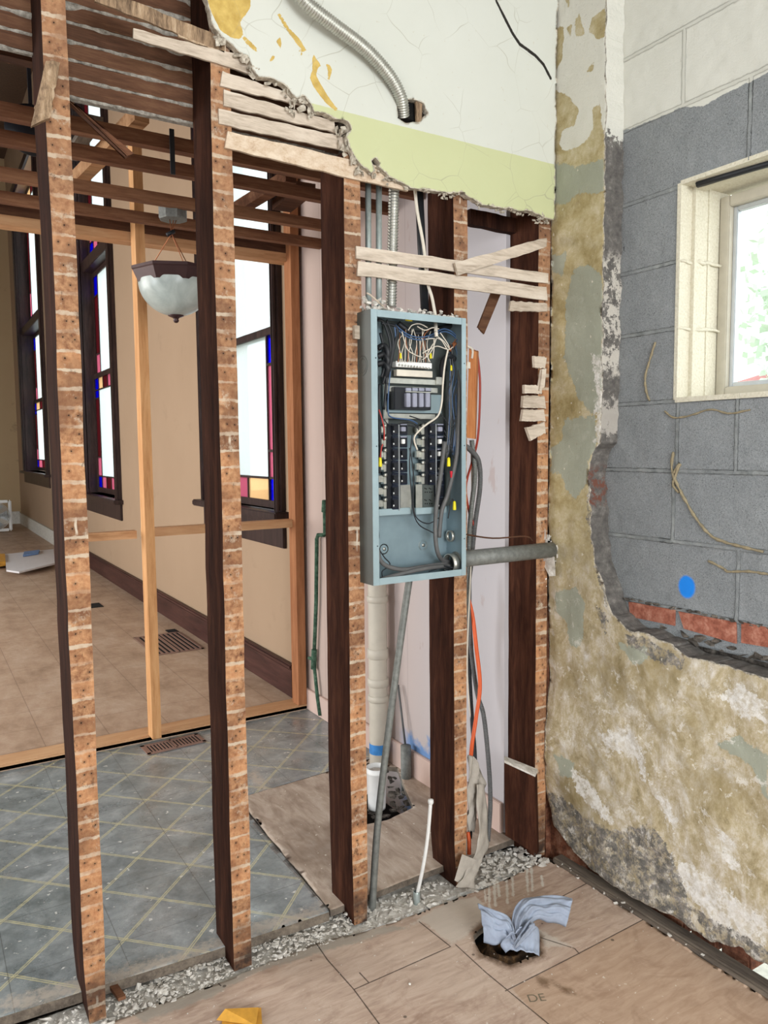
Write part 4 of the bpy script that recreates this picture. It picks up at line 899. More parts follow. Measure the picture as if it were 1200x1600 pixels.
# ------------------------------------------------------------------ laths seen from behind, with plaster squeezed between
YB2 = 2.205
zb = [aY(105, y, YB2).z for y in (150, 133, 104, 77, 44, 17)]
LB = 'back of a dark lath between the first studs, '
ordn = ['lowest', 'second lowest', 'third from the bottom', 'fourth from the bottom', 'fifth from the bottom', 'sixth from the bottom', 'seventh from the bottom', 'eighth from the bottom', 'ninth from the bottom']
zs = [zb[0]+.0465*k for k in range(9)]
for k in range(9):
    for (xa, xb, where, z_) in ((-.5, .325, 'left of the leftmost stud', .085), (.37, .735, 'between the first and second stud', 0), (.785, 1.2, 'right of the second stud', 0)):
        if xa > .7 and k < 3: pass
        if xa > .7 and k > 5: continue
        if z_ and k < 0: continue
        mb = MB(); z = zs[k]+z_; n = 10
        if z > 2.95: continue
        for i in range(n):
            pass
        mb.box((xa, YB2, z+.004), (xb, YB2+.008, z+.0425)); mb.jitter(.0015, k, 12)
        tag(mb.build('lath', MAT['lath_old']), 'dark back of a lath %s, %s row' % (where, ordn[k]), 'lath', 'laths of the far wall face seen from behind')
for tagn, xa, xb, dz, lbl in (('l', -.5, .325, .085, 'grey plaster squeezed between the dark laths left of the leftmost stud'), ('m', .37, .735, 0, 'grey plaster squeezed between the dark laths between the first two studs'), ('r', .785, 1.15, 0, 'grey plaster squeezed between the dark laths right of the second stud')):
    mb = MB(); rr = random.Random(11)
    for k in range(0, 9 if xa < .7 else 6):
        z = zs[k]+dz
        n = int((xb-xa)/.008)
        top = []; 
        vs = []; fs = []
        for i in range(n+1):
            x = xa+(xb-xa)*i/n; s = mnoise.noise(Vector((x*14, k*3.7, 0))); s2 = mnoise.noise(Vector((x*50, k*5.7, 3)))
            drop = .0005+max(0, s)*(.026 if k >= 3 else .008)+.0025*s2; out = .003+.008*max(0, s)+.002*s2
            vs += [(x, YB2+.004, z+.005), (x, YB2-out, z+.002+.002*s2), (x, YB2-out*.6, z-drop), (x, YB2+.001, z-drop-.003)]
        fs = [(i*4+j, i*4+j+1, i*4+4+j+1, i*4+4+j) for i in range(n) for j in range(3)]
        mb.add(vs, fs, 0, True)
    tag(mb.build('plaster_keys', MAT['plaster_key']), lbl, 'plaster', kind='stuff')
mb = MB(); mb.box((-.5, YB2+.009, zs[0]+.09), (.325, YB2+.03, 3.2)); mb.box((.37, YB2+.009, zs[0]), (1.9, YB2+.03, 3.2)); struct('wall_back', mb, MAT['plaster_key'])

# ------------------------------------------------------------------ dropped ceiling framing
GJ = 'joists of the dropped ceiling frame'
for y, zb_, h, th, mt, lb in ((2.30, 2.50, .09, .04, 'joist_dark', 'nearest dark joist directly behind the lath rows'), (2.71, 2.50, .046, .038, 'joist', 'dropped ceiling joist, second nearest, above the pendant lamp cable'),
    (2.94, 2.50, .046, .038, 'joist', 'dropped ceiling joist, third from the front'), (3.31, 2.50, .046, .038, 'joist', 'dropped ceiling joist next to the lamp junction box'), (3.62, 2.50, .046, .038, 'joist', 'dropped ceiling joist, last before the far plate'),
    (3.95, 2.495, .045, .09, 'timber_new_x', 'bottom plate of the far end of the dropped ceiling, carried by the light post')):
    mb = MB(); mb.box((-2.2, y, zb_), (1.87, y+th, zb_+h)); mb.jitter(.003, y*5, 3)
    tag(mb.build('ceiling_joist', MAT[mt]), lb, 'joist', GJ)
mb = MB(); mb.box((-2.2, 3.955, 2.54), (1.87, 3.99, 2.60)); tag(mb.build('ceiling_joist', MAT['joist_dark']), 'dark upper member lying on the far bottom plate of the dropped ceiling', 'joist', GJ)
def ystick(p0, p1, z, wd, h, mat, lb, name='brace_board'):
    a, b = aZ(*p0, z), aZ(*p1, z); d = (b-a).normalized(); s = Vector((-d.y, d.x, 0))*wd/2; u = Vector((0, 0, h))
    mb = MB(); mb.hexa([a-s, a+s, a+s+u, a-s+u], [b-s, b+s, b+s+u, b-s+u]); return tag(mb.build(name, MAT[mat]), lb, 'board')
ystick((222,190), (118,293), 2.57, .05, .05, 'timber_new_x', 'light brown brace running back over the dropped joists behind the first bay')
ystick((150,190), (110,250), 2.60, .05, .02, 'beam_grey', 'grey thin strip running back over the joists beside the leftmost stud')
ystick((455,285), (372,335), 2.565, .05, .05, 'joist', 'brown brace running back over the joists in the second bay')
ystick((478,300), (440,330), 2.565, .09, .04, 'joist_dark', 'dark brace over the joists just left of the third stud')
ystick((30,60), (0,95), 2.75, .06, .06, 'timber_orange', 'orange board end under the lath rows at the top left corner')
for z0_, z1_, lb, mt in ((2.60, 2.68, 'brown board under the lath rows left of the leftmost stud', 'lath_old'), (2.515, 2.56, 'lower brown board left of the leftmost stud', 'joist')):
    mb = MB(); mb.box((-1.0, 2.28, z0_), (.36, 2.30, z1_)); mb.jitter(.002, z0_, 8); tag(mb.build('backing_board', MAT[mt]), lb, 'board')
mb = MB(); mb.box((.37, 2.26, 2.49), (1.13, 2.29, 2.55)); mb.jitter(.002, 4, 8); tag(mb.build('backing_board', MAT['lath_old']), 'dark board under the lowest lath row between the first and third stud', 'board')

# light timber framing of the far partition
def post(p, zt, wx, wy, mat, lb):
    a = aZ(*p, .012); mb = MB(); mb.box((a.x-wx/2, a.y-wy/2, .012), (a.x+wx/2, a.y+wy/2, zt)); return tag(mb.build('partition_post', MAT[mat]), lb, 'post')
post((242,1150), 3.9, .045, .085, 'timber_new', 'light timber post standing on the threshold between pendant lamp and leftmost stud')
post((468,1098), 3.0, .05, .085, 'post_brown', 'orange-brown timber post at the end of the threshold against the pink wall')
mb = MB(); mb.box((.66, 3.935, 1.025), (.955, 3.99, 1.065)); mb.jitter(.002, 1, 3); tag(mb.build('rail', MAT['timber_new_x']), 'short horizontal timber rail left of the light post', 'rail')
a = aY(240, 824, 3.96); b = aY(460, 815, 3.96); mb = MB(); mb.box((.99, 3.935, a.z-.045), (1.86, 3.99, a.z)); mb.jitter(.002, 2, 3); tag(mb.build('rail', MAT['timber_new_x']), 'horizontal timber rail between the light post and the orange-brown post', 'rail')
mb = MB(); mb.box((1.865, 3.93, 0), (1.878, 3.95, 2.5)); tag(mb.build('edge_strip', MAT['black_rubber']), 'narrow dark strip down the edge of the pink wall beside the orange-brown post', 'strip')

# ------------------------------------------------------------------ pendant lamp
j = aZ(270, 331, 2.5); LX, LY = j.x, j.y; zr = onax(262, 440, 1, LY).z; R_ = .185
L = thing('pendant_lamp', 'pendant lamp with frosted glass bowl and dark rim hanging by wires', 'lamp', (LX, LY, zr-.17))
mb = MB(); mb.lathe([(R_*.80, -.01), (R_*.86, -.012), (R_*.98, .035), (R_, .04), (R_, .052), (R_*.93, .055), (R_*.80, .01), (R_*.80, -.01)], (LX, LY, zr), 8, smooth=False); mb.build('rim', MAT['bronze'], L)
mb = MB(); prof = [(R_*.84*math.cos(a), -.145*math.sin(a)) for a in [k*math.pi/2/14 for k in range(14)]]+[(.004, -.146)]; mb.lathe(prof, (LX, LY, zr), 40); mb.build('glass_bowl', MAT['bowl_glass'], L)
mb = MB(); mb.lathe([(.001, .012), (.032, .010), (.034, .0), (.014, -.008), (.010, -.014), (.013, -.020), (.008, -.028), (.001, -.030)], (LX, LY, zr-.145), 20); mb.build('finial', MAT['bronze'], L)
kn = onax(268, 365, 1, LY)
for dx, dy in ((-.10, .03), (.10, .05), (.02, -.09)):
    mb = MB(); mb.tube([(LX+dx, LY+dy, zr+.05), kn, (LX+dx*.15, LY, 2.47)], .0022, 6); mb.build('chain_wire', MAT['copper'], L)
mb = MB(); mb.tube([kn+Vector((-.02, 0, -.008)), kn+Vector((.012, 0, .012))], .009, 8); mb.build('cord_clamp', MAT['black_rubber'], L)
mb = MB(); mb.lathe([(.0, -.06), (.058, -.06), (.062, -.055), (.062, 0), (0, 0)], (LX, LY, 2.525), 8, smooth=False)
tag(mb.build('junction_box', MAT['pipe_grey']), 'octagonal grey metal junction box above the pendant lamp', 'junction box')
mb = MB(); b0 = aY(268, 275, 2.7); b1 = aY(268, 205, 2.7); mb.box((b0.x-.008, 2.68, b0.z), (b0.x+.008, 2.685, b1.z)); tag(mb.build('hanger_strap', MAT['black_rubber']), 'thin dark metal strap hanging between the joists above the lamp', 'strap')
# dark round fitting high on the far wall at the left
a = onax(50, 203, 1, 5.0); mb = MB(); mb.lathe([(.0, -.02), (.11, -.02), (.125, -.012), (.135, -.024), (.145, -.012), (.145, 0), (0, 0)], (a.x, 5.0, a.z), 40, axis='Y')
o = tag(mb.build('round_fitting', MAT['black_plastic']), 'black round ribbed fitting high up beyond the joists at the far left', 'fixture')
mb = MB(); mb.box((a.x-.01, 5.01, a.z), (a.x+.01, 5.03, 7.2)); mb.build('hanger', MAT['black_plastic'], o)

# ------------------------------------------------------------------ electrical panel
XL_, XR_, YF, YK = 1.190, 1.530, 1.968, 2.075
ZL0, ZL1 = aY(583, 915, YF).z, aY(583, 483, YF).z
ZB, ZT_ = (ZL0+aY(722, 900, YF).z)/2, (aY(728, 497, YF).z+ZL1)/2
a1 = aY(583, 484, YF).x; XL_ = aY(584, 700, YF).x-.004; XR_ = aY(728, 700, YF).x
P = thing('electrical_panel', 'open grey electrical panel full of wires and breakers between two studs', 'electrical panel', ((XL_+XR_)/2, YK, ZB))
q = lambda px, py, y=2.03: aY(px, py, y)
F_ = .0165
mb = MB(); mb.box((XL_, YK-.003, ZB), (XR_, YK, ZT_)); mb.build('back_plate', MAT['panel_in'], P)
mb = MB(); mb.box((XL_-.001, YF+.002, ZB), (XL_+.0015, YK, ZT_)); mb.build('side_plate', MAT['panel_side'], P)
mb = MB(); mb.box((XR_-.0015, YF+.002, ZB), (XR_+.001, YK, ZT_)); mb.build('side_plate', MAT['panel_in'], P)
mb = MB(); mb.box((XL_, YF+.002, ZB), (XR_, YK, ZB+.0015)); mb.build('end_plate', MAT['panel_in'], P); mb = MB(); mb.box((XL_, YF+.002, ZT_-.0015), (XR_, YK, ZT_)); mb.build('end_plate', MAT['panel_in'], P)
mb = MB()
mb.box((XL_-.001, YF, ZB), (XL_+.020, YF+.0025, ZT_), bev=.0008); mb.box((XR_-F_, YF, ZB), (XR_+.001, YF+.0025, ZT_), bev=.0008); mb.box((XL_+.02, YF+.0003, ZT_-.021), (XR_-F_, YF+.0025, ZT_), bev=.0008); mb.box((XL_+.02, YF+.0003, ZB), (XR_-F_, YF+.0025, ZB+.021), bev=.0008)
fl = mb.build('front_flange', MAT['panel_grey'], P)
for z in (ZB+.12, ZB+.42, ZB+.68): 
    for x in (XL_+.014, XR_-.006): mb = MB(); mb.lathe([(0, -.0005), (.0022, -.0005), (.0022, 0), (0, 0)], (x, YF, z), 8, axis='Y'); mb.build('screw_hole', MAT['black'], P)
mb = MB()
for z in (ZT_-.16,): mb.lathe([(.030, 0), (.030, .0012), (.027, .0012), (.027, 0)], (XL_-.0005, 2.02, z), 24, axis='X'); mb.lathe([(.022, 0), (.022, .0014), (.019, .0014), (.019, 0)], (XL_-.001, 2.02, z), 24, axis='X')
mb.v = [Vector((2*(XL_-.0005)-v.x, v.y, v.z)) for v in mb.v]; mb.build('knockout', MAT['panel_side'], P)
def pbox(name, x0, y0, x1, y1, ya, yb, mat, parent=P, bev=.001):
    a, b = q(x0, y0, ya), q(x1, y1, ya); mb = MB(); mb.box((a.x, ya, b.z), (b.x, yb, a.z), bev=bev); return mb.build(name, MAT[mat], parent)
IX0, IX1 = XL_+.012, XR_-.01
# backing rails and bus parts
pbox('gutter_shadow_plate', 598, 500, 700, 680, 2.066, 2.07, 'panel_side')  # dark liner paints shade behind the upper wires
pbox('mounting_rail', 600, 585, 608, 800, 2.05, 2.06, 'zinc'); pbox('mounting_rail', 697, 580, 704, 790, 2.05, 2.06, 'panel_side')
nb = pbox('neutral_bar', 619, 564, 675, 576, 2.025, 2.05, 'white_plastic'); pbox('neutral_base', 620, 577, 676, 590, 2.035, 2.055, 'wire_white')
mb = MB(); a = q(622, 570, 2.024); b = q(673, 576, 2.024)
for k in range(11):
    t = (k+.3)/11; x = a.x+(b.x-a.x)*t; z = a.z+(b.z-a.z)*t
    mb.lathe([(0, -.003), (.0032, -.003), (.0032, .002), (0, .002)], (x, 2.024, z), 8, axis='Y'); mb.box((x-.0028, 2.026, z+.006), (x+.0028, 2.04, z+.016))
mb.build('terminal_screws', MAT['zinc'], P)
pbox('bus_plate', 604, 590, 690, 602, 2.03, 2.034, 'zinc'); pbox('bus_plate', 600, 603, 684, 614, 2.035, 2.04, 'zinc'); pbox('bus_plate', 600, 646, 680, 655, 2.035, 2.04, 'zinc'); pbox('bus_lug', 682, 589, 691, 601, 2.024, 2.03, 'zinc')
pbox('bus_cover', 603, 614, 690, 646, 2.05, 2.054, 'panel_grey')
mbk = thing('main_breaker', None, None, ORIG[P.name]) if False else None
mbk = pbox('main_breaker', 616, 604, 674, 641, 2.016, 2.05, 'black_plastic', P, .002)
for k in range(4):
    x0 = 634+k*10.2; o = pbox('handle', x0+1, 614, x0+8, 636, 2.004, 2.018, 'switch_grey', mbk, .0015); 
    pbox('collar', x0+.5, 606, x0+9, 611, 2.010, 2.018, 'switch_grey', mbk, .001)
pbox('handle_tie', 634, 611, 674, 614, 2.006, 2.012, 'zinc', mbk, .0005)
# branch breakers
def breaker(px0, px1, py0, py1, swp, style):
    b = pbox('breaker', px0, py0, px1, py1, 2.020, 2.055, 'breaker_face', P, .0015)
    cx = px0+(px1-px0)*swp; hw = 3.4; cy = (py0+py1)/2
    pbox('toggle_rim', cx-hw-1.4, cy-6.4, cx+hw+1.4, cy+6.6, 2.017, 2.021, 'black_plastic', b, .0008)
    if style == 0: pbox('toggle', cx-hw+.8, cy-5, cx+hw-1, cy+1, 2.009, 2.018, 'black_plastic', b, .0012); pbox('toggle_mark', cx-hw+.2, cy+2, cx-hw+1.6, cy+4.5, 2.0155, 2.017, 'white_plastic', b, 0)
    elif style == 1: pbox('toggle', cx-hw, cy-4, cx+hw, cy+3, 2.008, 2.018, 'switch_grey', b, .001)
    else: pbox('toggle', cx-hw+1, cy-4, cx+hw-1, cy+3, 2.009, 2.018, 'white_plastic', b, .001)
    pbox('shoulder', px0+1, py0+.3, px1-1, py0+2.2, 2.018, 2.021, 'switch_grey', b, .0005) if style else None
    return b
rows = [662+19.3*k for k in range(7)]; H_ = 18
for k, y in enumerate(rows):
    breaker(613, 624, y, y+H_, .45, 0)
    if k < 5: breaker(624.8, 637, y, y+H_, .5, 1 if k == 0 else 2 if k == 1 else 0)
    if k < 5: breaker(671, 682, y, y+H_, .45, 0)
    breaker(682.6, 694, y, y+H_, .5, 1 if k in (0, 4) else 2 if k in (1, 2) else 0)
for x0, n_ in ((592, 7), (651, 5)):
    for y in rows[:n_]:
        t_ = pbox('terminal_clip', x0+8, y+6, x0+14, y+17, 2.03, 2.05, 'zinc', P, .0008); pbox('terminal_lug', x0, y+4, x0+7, y+14, 2.038, 2.05, 'zinc', P, .0008)
        mb = MB(); c = q(x0+10, y+3, 2.03); mb.lathe([(0, -.003), (.0052, -.003), (.006, 0), (.006, .004), (0, .004)], c, 12, axis='Y'); mb.build('screw', MAT['zinc'], t_)
pbox('breaker_body_strip', 604, 662, 613, 797, 2.026, 2.055, 'black_plastic'); pbox('breaker_body_strip', 664, 662, 671, 757, 2.026, 2.055, 'black_plastic')
pbox('divider_rail', 623.8, 662, 625, 798, 2.012, 2.018, 'alu'); pbox('divider_rail', 681.6, 662, 682.8, 795, 2.012, 2.018, 'alu')
pbox('bus_channel', 626, 758, 643, 797, 2.03, 2.035, 'zinc'); pbox('bus_channel', 650, 757, 660, 795, 2.03, 2.035, 'zinc')
o = pbox('perforated_plate', 658, 757, 681, 793, 2.035, 2.04, 'panel_side')
mb = MB()
for gx in (0, 1):
    for gy in (0, 1):
        for dx, dy in ((0, 0), (4, 1), (1, 6), (7, 6)): c = q(664+gx*7.0+dx*.5, 763+gy*18+dy, 2.0345); mb.lathe([(0, -.0006), (.0022, -.0006), (.0022, 0), (0, 0)], c, 8, axis='Y')
mb.build('holes', MAT['black'], P)
pbox('bottom_bracket', 592, 796, 642, 803, 2.022, 2.05, 'panel_grey'); pbox('bottom_bracket', 650, 794, 698, 801, 2.022, 2.05, 'panel_grey')
for cx, cy in ((600, 858), (661, 852)):
    c = q(cx, cy, 2.07); mb = MB(); mb.lathe([(.017, 0), (.017, -.002), (.014, -.002), (.014, 0)], c, 20, axis='Y'); mb.lathe([(0, -.008), (.005, -.008), (.006, 0), (0, 0)], c+Vector((.002, 0, 0)), 10, axis='Y'); mb.build('mounting_screw', MAT['zinc'], P)
def wire(name, pts, r, mat, n=6, sub=6):
    mb = MB(); mb.tube([q(a[0], a[1], a[2] if len(a) > 2 else 2.02) for a in pts], r, n, sub=sub); return mb.build(name, MAT[mat], P)
BIG = .0072
wire('service_cable', [(695,690,2.0),(690,730,2.0),(686,760,2.0),(682,790,2.0),(680,830,2.0),(683,860,2.0),(690,874,2.02),(702,878,2.04)], BIG, 'cable_grey', 10)
wire('service_cable', [(590,860,2.0),(594,875,1.99),(606,885,1.99),(630,890,1.99),(660,886,2.0),(700,880,2.03)], BIG, 'cable_grey', 10)
wire('service_cable', [(596,905,1.99),(630,896,1.985),(665,888,1.985),(703,884,2.02)], BIG, 'cable_grey', 10)
wire('service_cable', [(700,890,2.01),(712,889,2.0),(694,884,2.0)], .003, 'black_rubber')
wire('service_cable', [(717,500,2.05),(718,600,2.0),(716,680,1.995),(712,720,1.995),(700,770,1.995),(690,800,2.0),(686,840,2.0)], BIG, 'cable_grey', 10)
c = q(708, 880, 2.02); mb = MB()
for k in range(1): mb.lathe([(.030, -.012), (.033, -.012), (.033, .012), (.030, .012), (.026, .006), (.026, -.006), (.030, -.012)], (XR_-.02, 2.02, c.z), 24, axis='X')
mb.build('conduit_bushing', MAT['zinc'], P)
mb = MB(); mb.lathe([(.016, -.004), (.019, -.004), (.019, .006), (.016, .006)], (XR_-.014, 2.035, q(700, 838, 2.035).z), 20, axis='X'); mb.build('conduit_bushing', MAT['zinc'], P)
wire('neutral_cable', [(680,495,2.06),(681,515,2.0),(682,526,1.995)], .0058, 'wire_white', 10)
wire('wire', [(700,546,2.0),(695,570,1.99),(692,600,1.985),(690,630,1.985),(684,650,1.99),(668,662,1.99),(656,672,1.99),(647,685,2.0),(652,703,2.01)], .0030, 'wire_white', 8)
for pts in ([(590,500),(600,505),(610,540),(605,575),(598,600)], [(594,520),(602,555),(604,590),(600,640)], [(604,500),(614,530),(610,565),(603,600)], [(592,545),(600,540),(604,560),(596,590)], [(596,505),(620,512),(616,540),(608,580)], [(593,600),(592,640),(594,690),(593,740)]):
    wire('wire', pts, .0045, 'black_rubber')
wire('wire', [(616,508),(618,530),(612,560),(608,600),(606,640),(612,652),(640,656),(652,662)], .0024, 'wire_blue')
for dy in (0, 4): wire('wire', [(618,508+dy),(636,522+dy),(654,527+dy),(672,524+dy),(694,514+dy),(712,524+dy),(718,545+dy)], .0024, 'wire_blue')
rr = random.Random(5)
for k in range(14):
    x = 622+k*3.6; xt = x+rr.uniform(-3, 6); wire('wire', [(xt,512+rr.uniform(0, 12),2.03),(x+rr.uniform(-4, 4),535,2.02),(x+rr.uniform(-2, 2),552,2.015),(x,566,2.02)], .0014, 'wire_white' if k % 4 else 'copper', 5)
for pts in ([(660,552),(672,545),(684,541),(700,546),(708,542)], [(682,528),(676,545),(668,556),(660,562)], [(682,528),(690,532),(698,545),(700,548)], [(684,526),(694,534),(702,546)], [(652,510),(664,516),(676,512),(686,514)], [(638,516),(644,508),(656,506),(668,512)], [(665,530),(680,530),(672,545),(664,560)], [(628,518),(636,545),(650,555),(660,558)], [(660,530),(664,548),(672,566)], [(688,520),(700,538),(702,546)], [(678,530),(678,545),(676,560)]):
    wire('wire', [(a, b, 2.0+rr.uniform(0, .012)) for a, b in pts], .0017, 'wire_white', 6)
wire('wire', [(674,512),(664,522),(660,535),(656,552)], .0016, 'copper'); wire('wire', [(716,505),(718,520),(708,536),(700,543)], .0018, 'copper'); wire('wire', [(702,548),(712,536)], .006, 'copper')
for k in range(13):
    x = 700+rr.uniform(0, 14); wire('wire', [(x,540+rr.uniform(-15, 15),2.02+rr.uniform(-.01, .02)),(x+rr.uniform(0, 6),580,2.01),(x-rr.uniform(-3, 6),620,2.01),(x+rr.uniform(-2, 3),660+rr.uniform(-10, 20),2.0),(x-4,690+rr.uniform(0, 40),2.0)], .0016, rr.choice(['black_rubber', 'black_rubber', 'wire_blue', 'cable_grey']), 5)
for pts in ([(640,650),(655,655),(672,662),(690,650),(705,668),(712,650)], [(600,655),(610,664),(640,660),(655,668)], [(644,680),(640,720),(642,760),(646,800),(655,820),(672,830),(684,836)], [(640,700),(646,740),(646,790),(652,810),(670,818),(690,806)], [(638,665),(652,668),(658,680)], [(692,680),(704,690),(700,705),(690,708)], [(694,672),(706,700),(712,730)], [(700,810),(706,780),(710,790)], [(590,820),(592,838),(590,852),(600,870),(609,880),(606,886),(597,893),(598,903)], [(704,890),(690,888),(670,893)]):
    wire('wire', [(a, b, 2.0) for a, b in pts], .0019, 'black_rubber', 6)
wire('wire', [(592,640,2.0),(596,652,2.0),(600,670,2.0),(600,688,2.01)], .0022, 'wire_red'); wire('wire', [(594,715,1.99),(596,700,2.0),(598,694,2.0)], .0022, 'wire_red')
for k in range(3): wire('conductor_loop', [(590,545+k*12,2.03),(600,540+k*14,2.02),(606,552+k*12,2.01),(600,575+k*9,2.03)], .009, 'black_rubber', 10)
wire('conductor_loop', [(692,600,2.05),(690,570,2.03),(700,556,2.01),(714,566,2.03),(718,600,2.05)], .008, 'black_rubber', 10)
wire('conductor_loop', [(622,505,2.05),(645,520,2.04),(675,518,2.04),(715,505,2.05)], .009, 'black_rubber', 10)
for k, (px, py, lean) in enumerate([(594,722,0),(701,722,.006),(710,790,0),(626,556,0),(673,556,0),(705,575,.006)]):
    c = q(px, py, 1.992 if k < 3 else 2.008); s = 1 if k < 3 else .6; mb = MB(); mb.lathe([(.0055*s, -.014*s), (.0062*s, -.010*s), (.0046*s, .012*s), (.002*s, .015*s), (0, .015*s)], c, 8); mb.build('wire_nut', MAT['yellow'], P)
c = q(705, 742, 1.992); mb = MB(); mb.lathe([(.005, .012), (.003, -.008), (0, -.012)], c, 8); mb.build('wire_nut', MAT['red_plastic'], P)
pbox('yellow_tag', 634, 497, 645, 502, 1.995, 1.999, 'yellow')
# debris lying on the panel's top
mb = MB(); rr = random.Random(9)
for k in range(70):
    t = rr.random(); mb.chunk((XL_+.01+(XR_-XL_-.02)*t, rr.uniform(1.975, 2.06), ZT_+rr.uniform(0, .016)+.012*math.exp(-((t-.05)/.12)**2)), rr.uniform(.004, .016), .010, rr.uniform(.004, .010), rr)
for k in range(16): mb.chunk((XL_+.01+rr.uniform(0, .04), rr.uniform(1.99, 2.06), ZT_+rr.uniform(.005, .045)), .012, .012, .010, rr)
tag(mb.build('plaster_debris', MAT['rubble']), 'heap of plaster crumbs lying on top of the electrical panel', 'debris', kind='stuff')
mb = MB(); mb.tube([q(573,458,2.0), q(580,462,2.0), q(600,480,1.99)], .0028, 7, sub=4); tag(mb.build('loose_lath_sliver', MAT['lath_pale']), 'thin pale stick lying in the debris at the panel top left corner', 'stick')
mb = MB(); mb.box(q(554, 508, 2.035), q(565, 530, 2.035)+Vector((0, .014, 0)), bev=.001); tag(mb.build('bracket', MAT['lath_pale']), 'small pale square bracket on the stud at the left of the panel', 'bracket')

# ------------------------------------------------------------------ conduits and pipes
def ribbed(path, r, pitch, mat, name, label, cat, amp=.14, n=16):
    pts = smooth_path([Vector(p) for p in path], 24); L = [0]
    for a, b in zip(pts, pts[1:]): L.append(L[-1]+(b-a).length)
    N = int(L[-1]/pitch*4); P_ = []; k = 0
    for i in range(N+1):
        s = L[-1]*i/N
        while k < len(L)-2 and L[k+1] < s: k += 1
        P_.append(pts[k].lerp(pts[k+1], (s-L[k])/max(1e-6, L[k+1]-L[k])))
    mb = MB(); cnt = [0]
    mb.tube(P_, lambda t: r*(1+amp*math.sin(t*N/4*2*math.pi)), n); return tag(mb.build(name, MAT[mat]), label, cat)
ribbed([aY(452,-30,1.97), aY(480,6,1.97), aY(520,38,1.975), aY(572,78,1.985), aY(608,118,1.995), aY(626,152,2.01), aY(630,182,2.04)], .0175, .0072, 'zinc', 'flexible_conduit', 'shiny ribbed metal conduit curving down over the upper plaster into its hole', 'conduit')
def pipe(p, q_, r, mat, name, label, cat='pipe', n=14):
    mb = MB(); mb.tube([p, q_], r, n); return tag(mb.build(name, MAT[mat]), label, cat)
pipe(aY(576,492,2.06), aY(575,262,2.11), .0095, 'emt', 'metal_conduit', 'thin straight metal conduit rising from the panel, left of the pair', 'conduit')
pipe(aY(592,494,2.06), aY(592,268,2.11), .0095, 'emt', 'metal_conduit', 'thin straight metal conduit rising from the panel, right of the pair', 'conduit')
ribbed([aY(611,480,2.09), aY(613,400,2.10), aY(616,275,2.10)], .0160, .0095, 'zinc', 'flexible_conduit', 'ribbed metal conduit rising straight from the panel beside the thin pair', 'conduit', .12)
pipe(aY(664,490,2.14), aY(654,285,2.14), .014, 'black_rubber', 'black_pipe', 'black pipe rising behind the panel laths beside the white cable')
mb = MB(); mb.tube([q(648,290,2.09), q(652,330,2.09), q(662,385,2.08), q(668,440,2.07), q(675,465,2.06), q(681,497,2.05)], .0052, 8, sub=6); tag(mb.build('white_cable', MAT['wire_white']), 'white cable coming down into the top of the electrical panel', 'cable')
hp = aY(722, 874, 2.02); he = aY(838, 861, 2.02); pipe(Vector((XR_-.004, 2.02, (hp.z+he.z)/2)), Vector((1.95, 2.02, (hp.z+he.z)/2)), .0275, 'pipe_grey', 'horizontal_pipe', 'thick grey pipe running from the panel side into the plaster wall', n=24)
mb = MB(); mb.tube([q(722,834,2.0), q(770,841,2.0), q(820,838,2.0), q(832,845,2.01)], .0028, 6, sub=5); tag(mb.build('bare_wire', MAT['lath_old']), 'thin rusty wire above the thick grey pipe', 'wire')
mb = MB(); rr = random.Random(2)
for k in range(70):
    a = rr.uniform(0, 6.28); r_ = rr.uniform(15, 26); px, py = 851+r_*.8*math.cos(a), 866+r_*1.35*math.sin(a); mb.chunk(aX(px, py, 1.955), .004, .009*rr.uniform(.4, 1.4), .010*rr.uniform(.4, 1.6), rr)
for F4 in ([(834,846),(852,842),(866,872),(846,878)], [(846,876),(866,870),(868,900),(858,900)], [(838,815),(850,812),(852,842),(842,848)]):
    Q = [aX(a, b, 1.949-.004*k) for k, (a, b) in enumerate(F4)]; mb.hexa(Q, [v+Vector((.004, .002, 0)) for v in Q])
mb.jitter(.002, 3, 50)
tag(mb.build('torn_plaster_flap', MAT['rubble']), 'torn white plaster flaps around the end of the thick grey pipe', 'plaster flap')
mb = MB()
for k in range(5): mb.chunk(aX(848+k, 908+rr.uniform(-8, 8), 1.95), .003, .008, .008, rr)
tag(mb.build('plaster_flake', MAT['white_plastic']), 'small white flake hanging below the thick grey pipe at the wall', 'flake')
cb = aY(581, 1428, 2.10); cm = aY(606, 1150, 2.11); ct = aY(641, 895, 2.13)
mb = MB(); mb.tube([ct, aY(628,985,2.12), cm, aY(590,1290,2.105), cb], .0118, 14, sub=6); tag(mb.build('metal_conduit', MAT['pipe_grey']), 'long grey conduit slanting from the panel bottom down to the rubble', 'conduit')
mb = MB(); a = q(673,1252,2.03); mb.tube([a, q(668,1310,2.03), q(660,1360,2.04), q(652,1396,2.06)], .0062, 10, sub=5)
o = tag(mb.build('white_tube', MAT['white_plastic']), 'thin white plastic water tube standing out of the rubble', 'tube'); 
mb = MB(); mb.lathe([(0, .008), (.009, .006), (.010, -.004), (.007, -.010)], a, 12); mb.build('tube_cap', MAT['white_plastic'], o); mb = MB(); mb.lathe([(.010, .012), (.012, .008), (.012, -.02), (.009, -.045)], q(651,1398,2.06), 12); mb.build('tube_fitting', MAT['emt'], o)
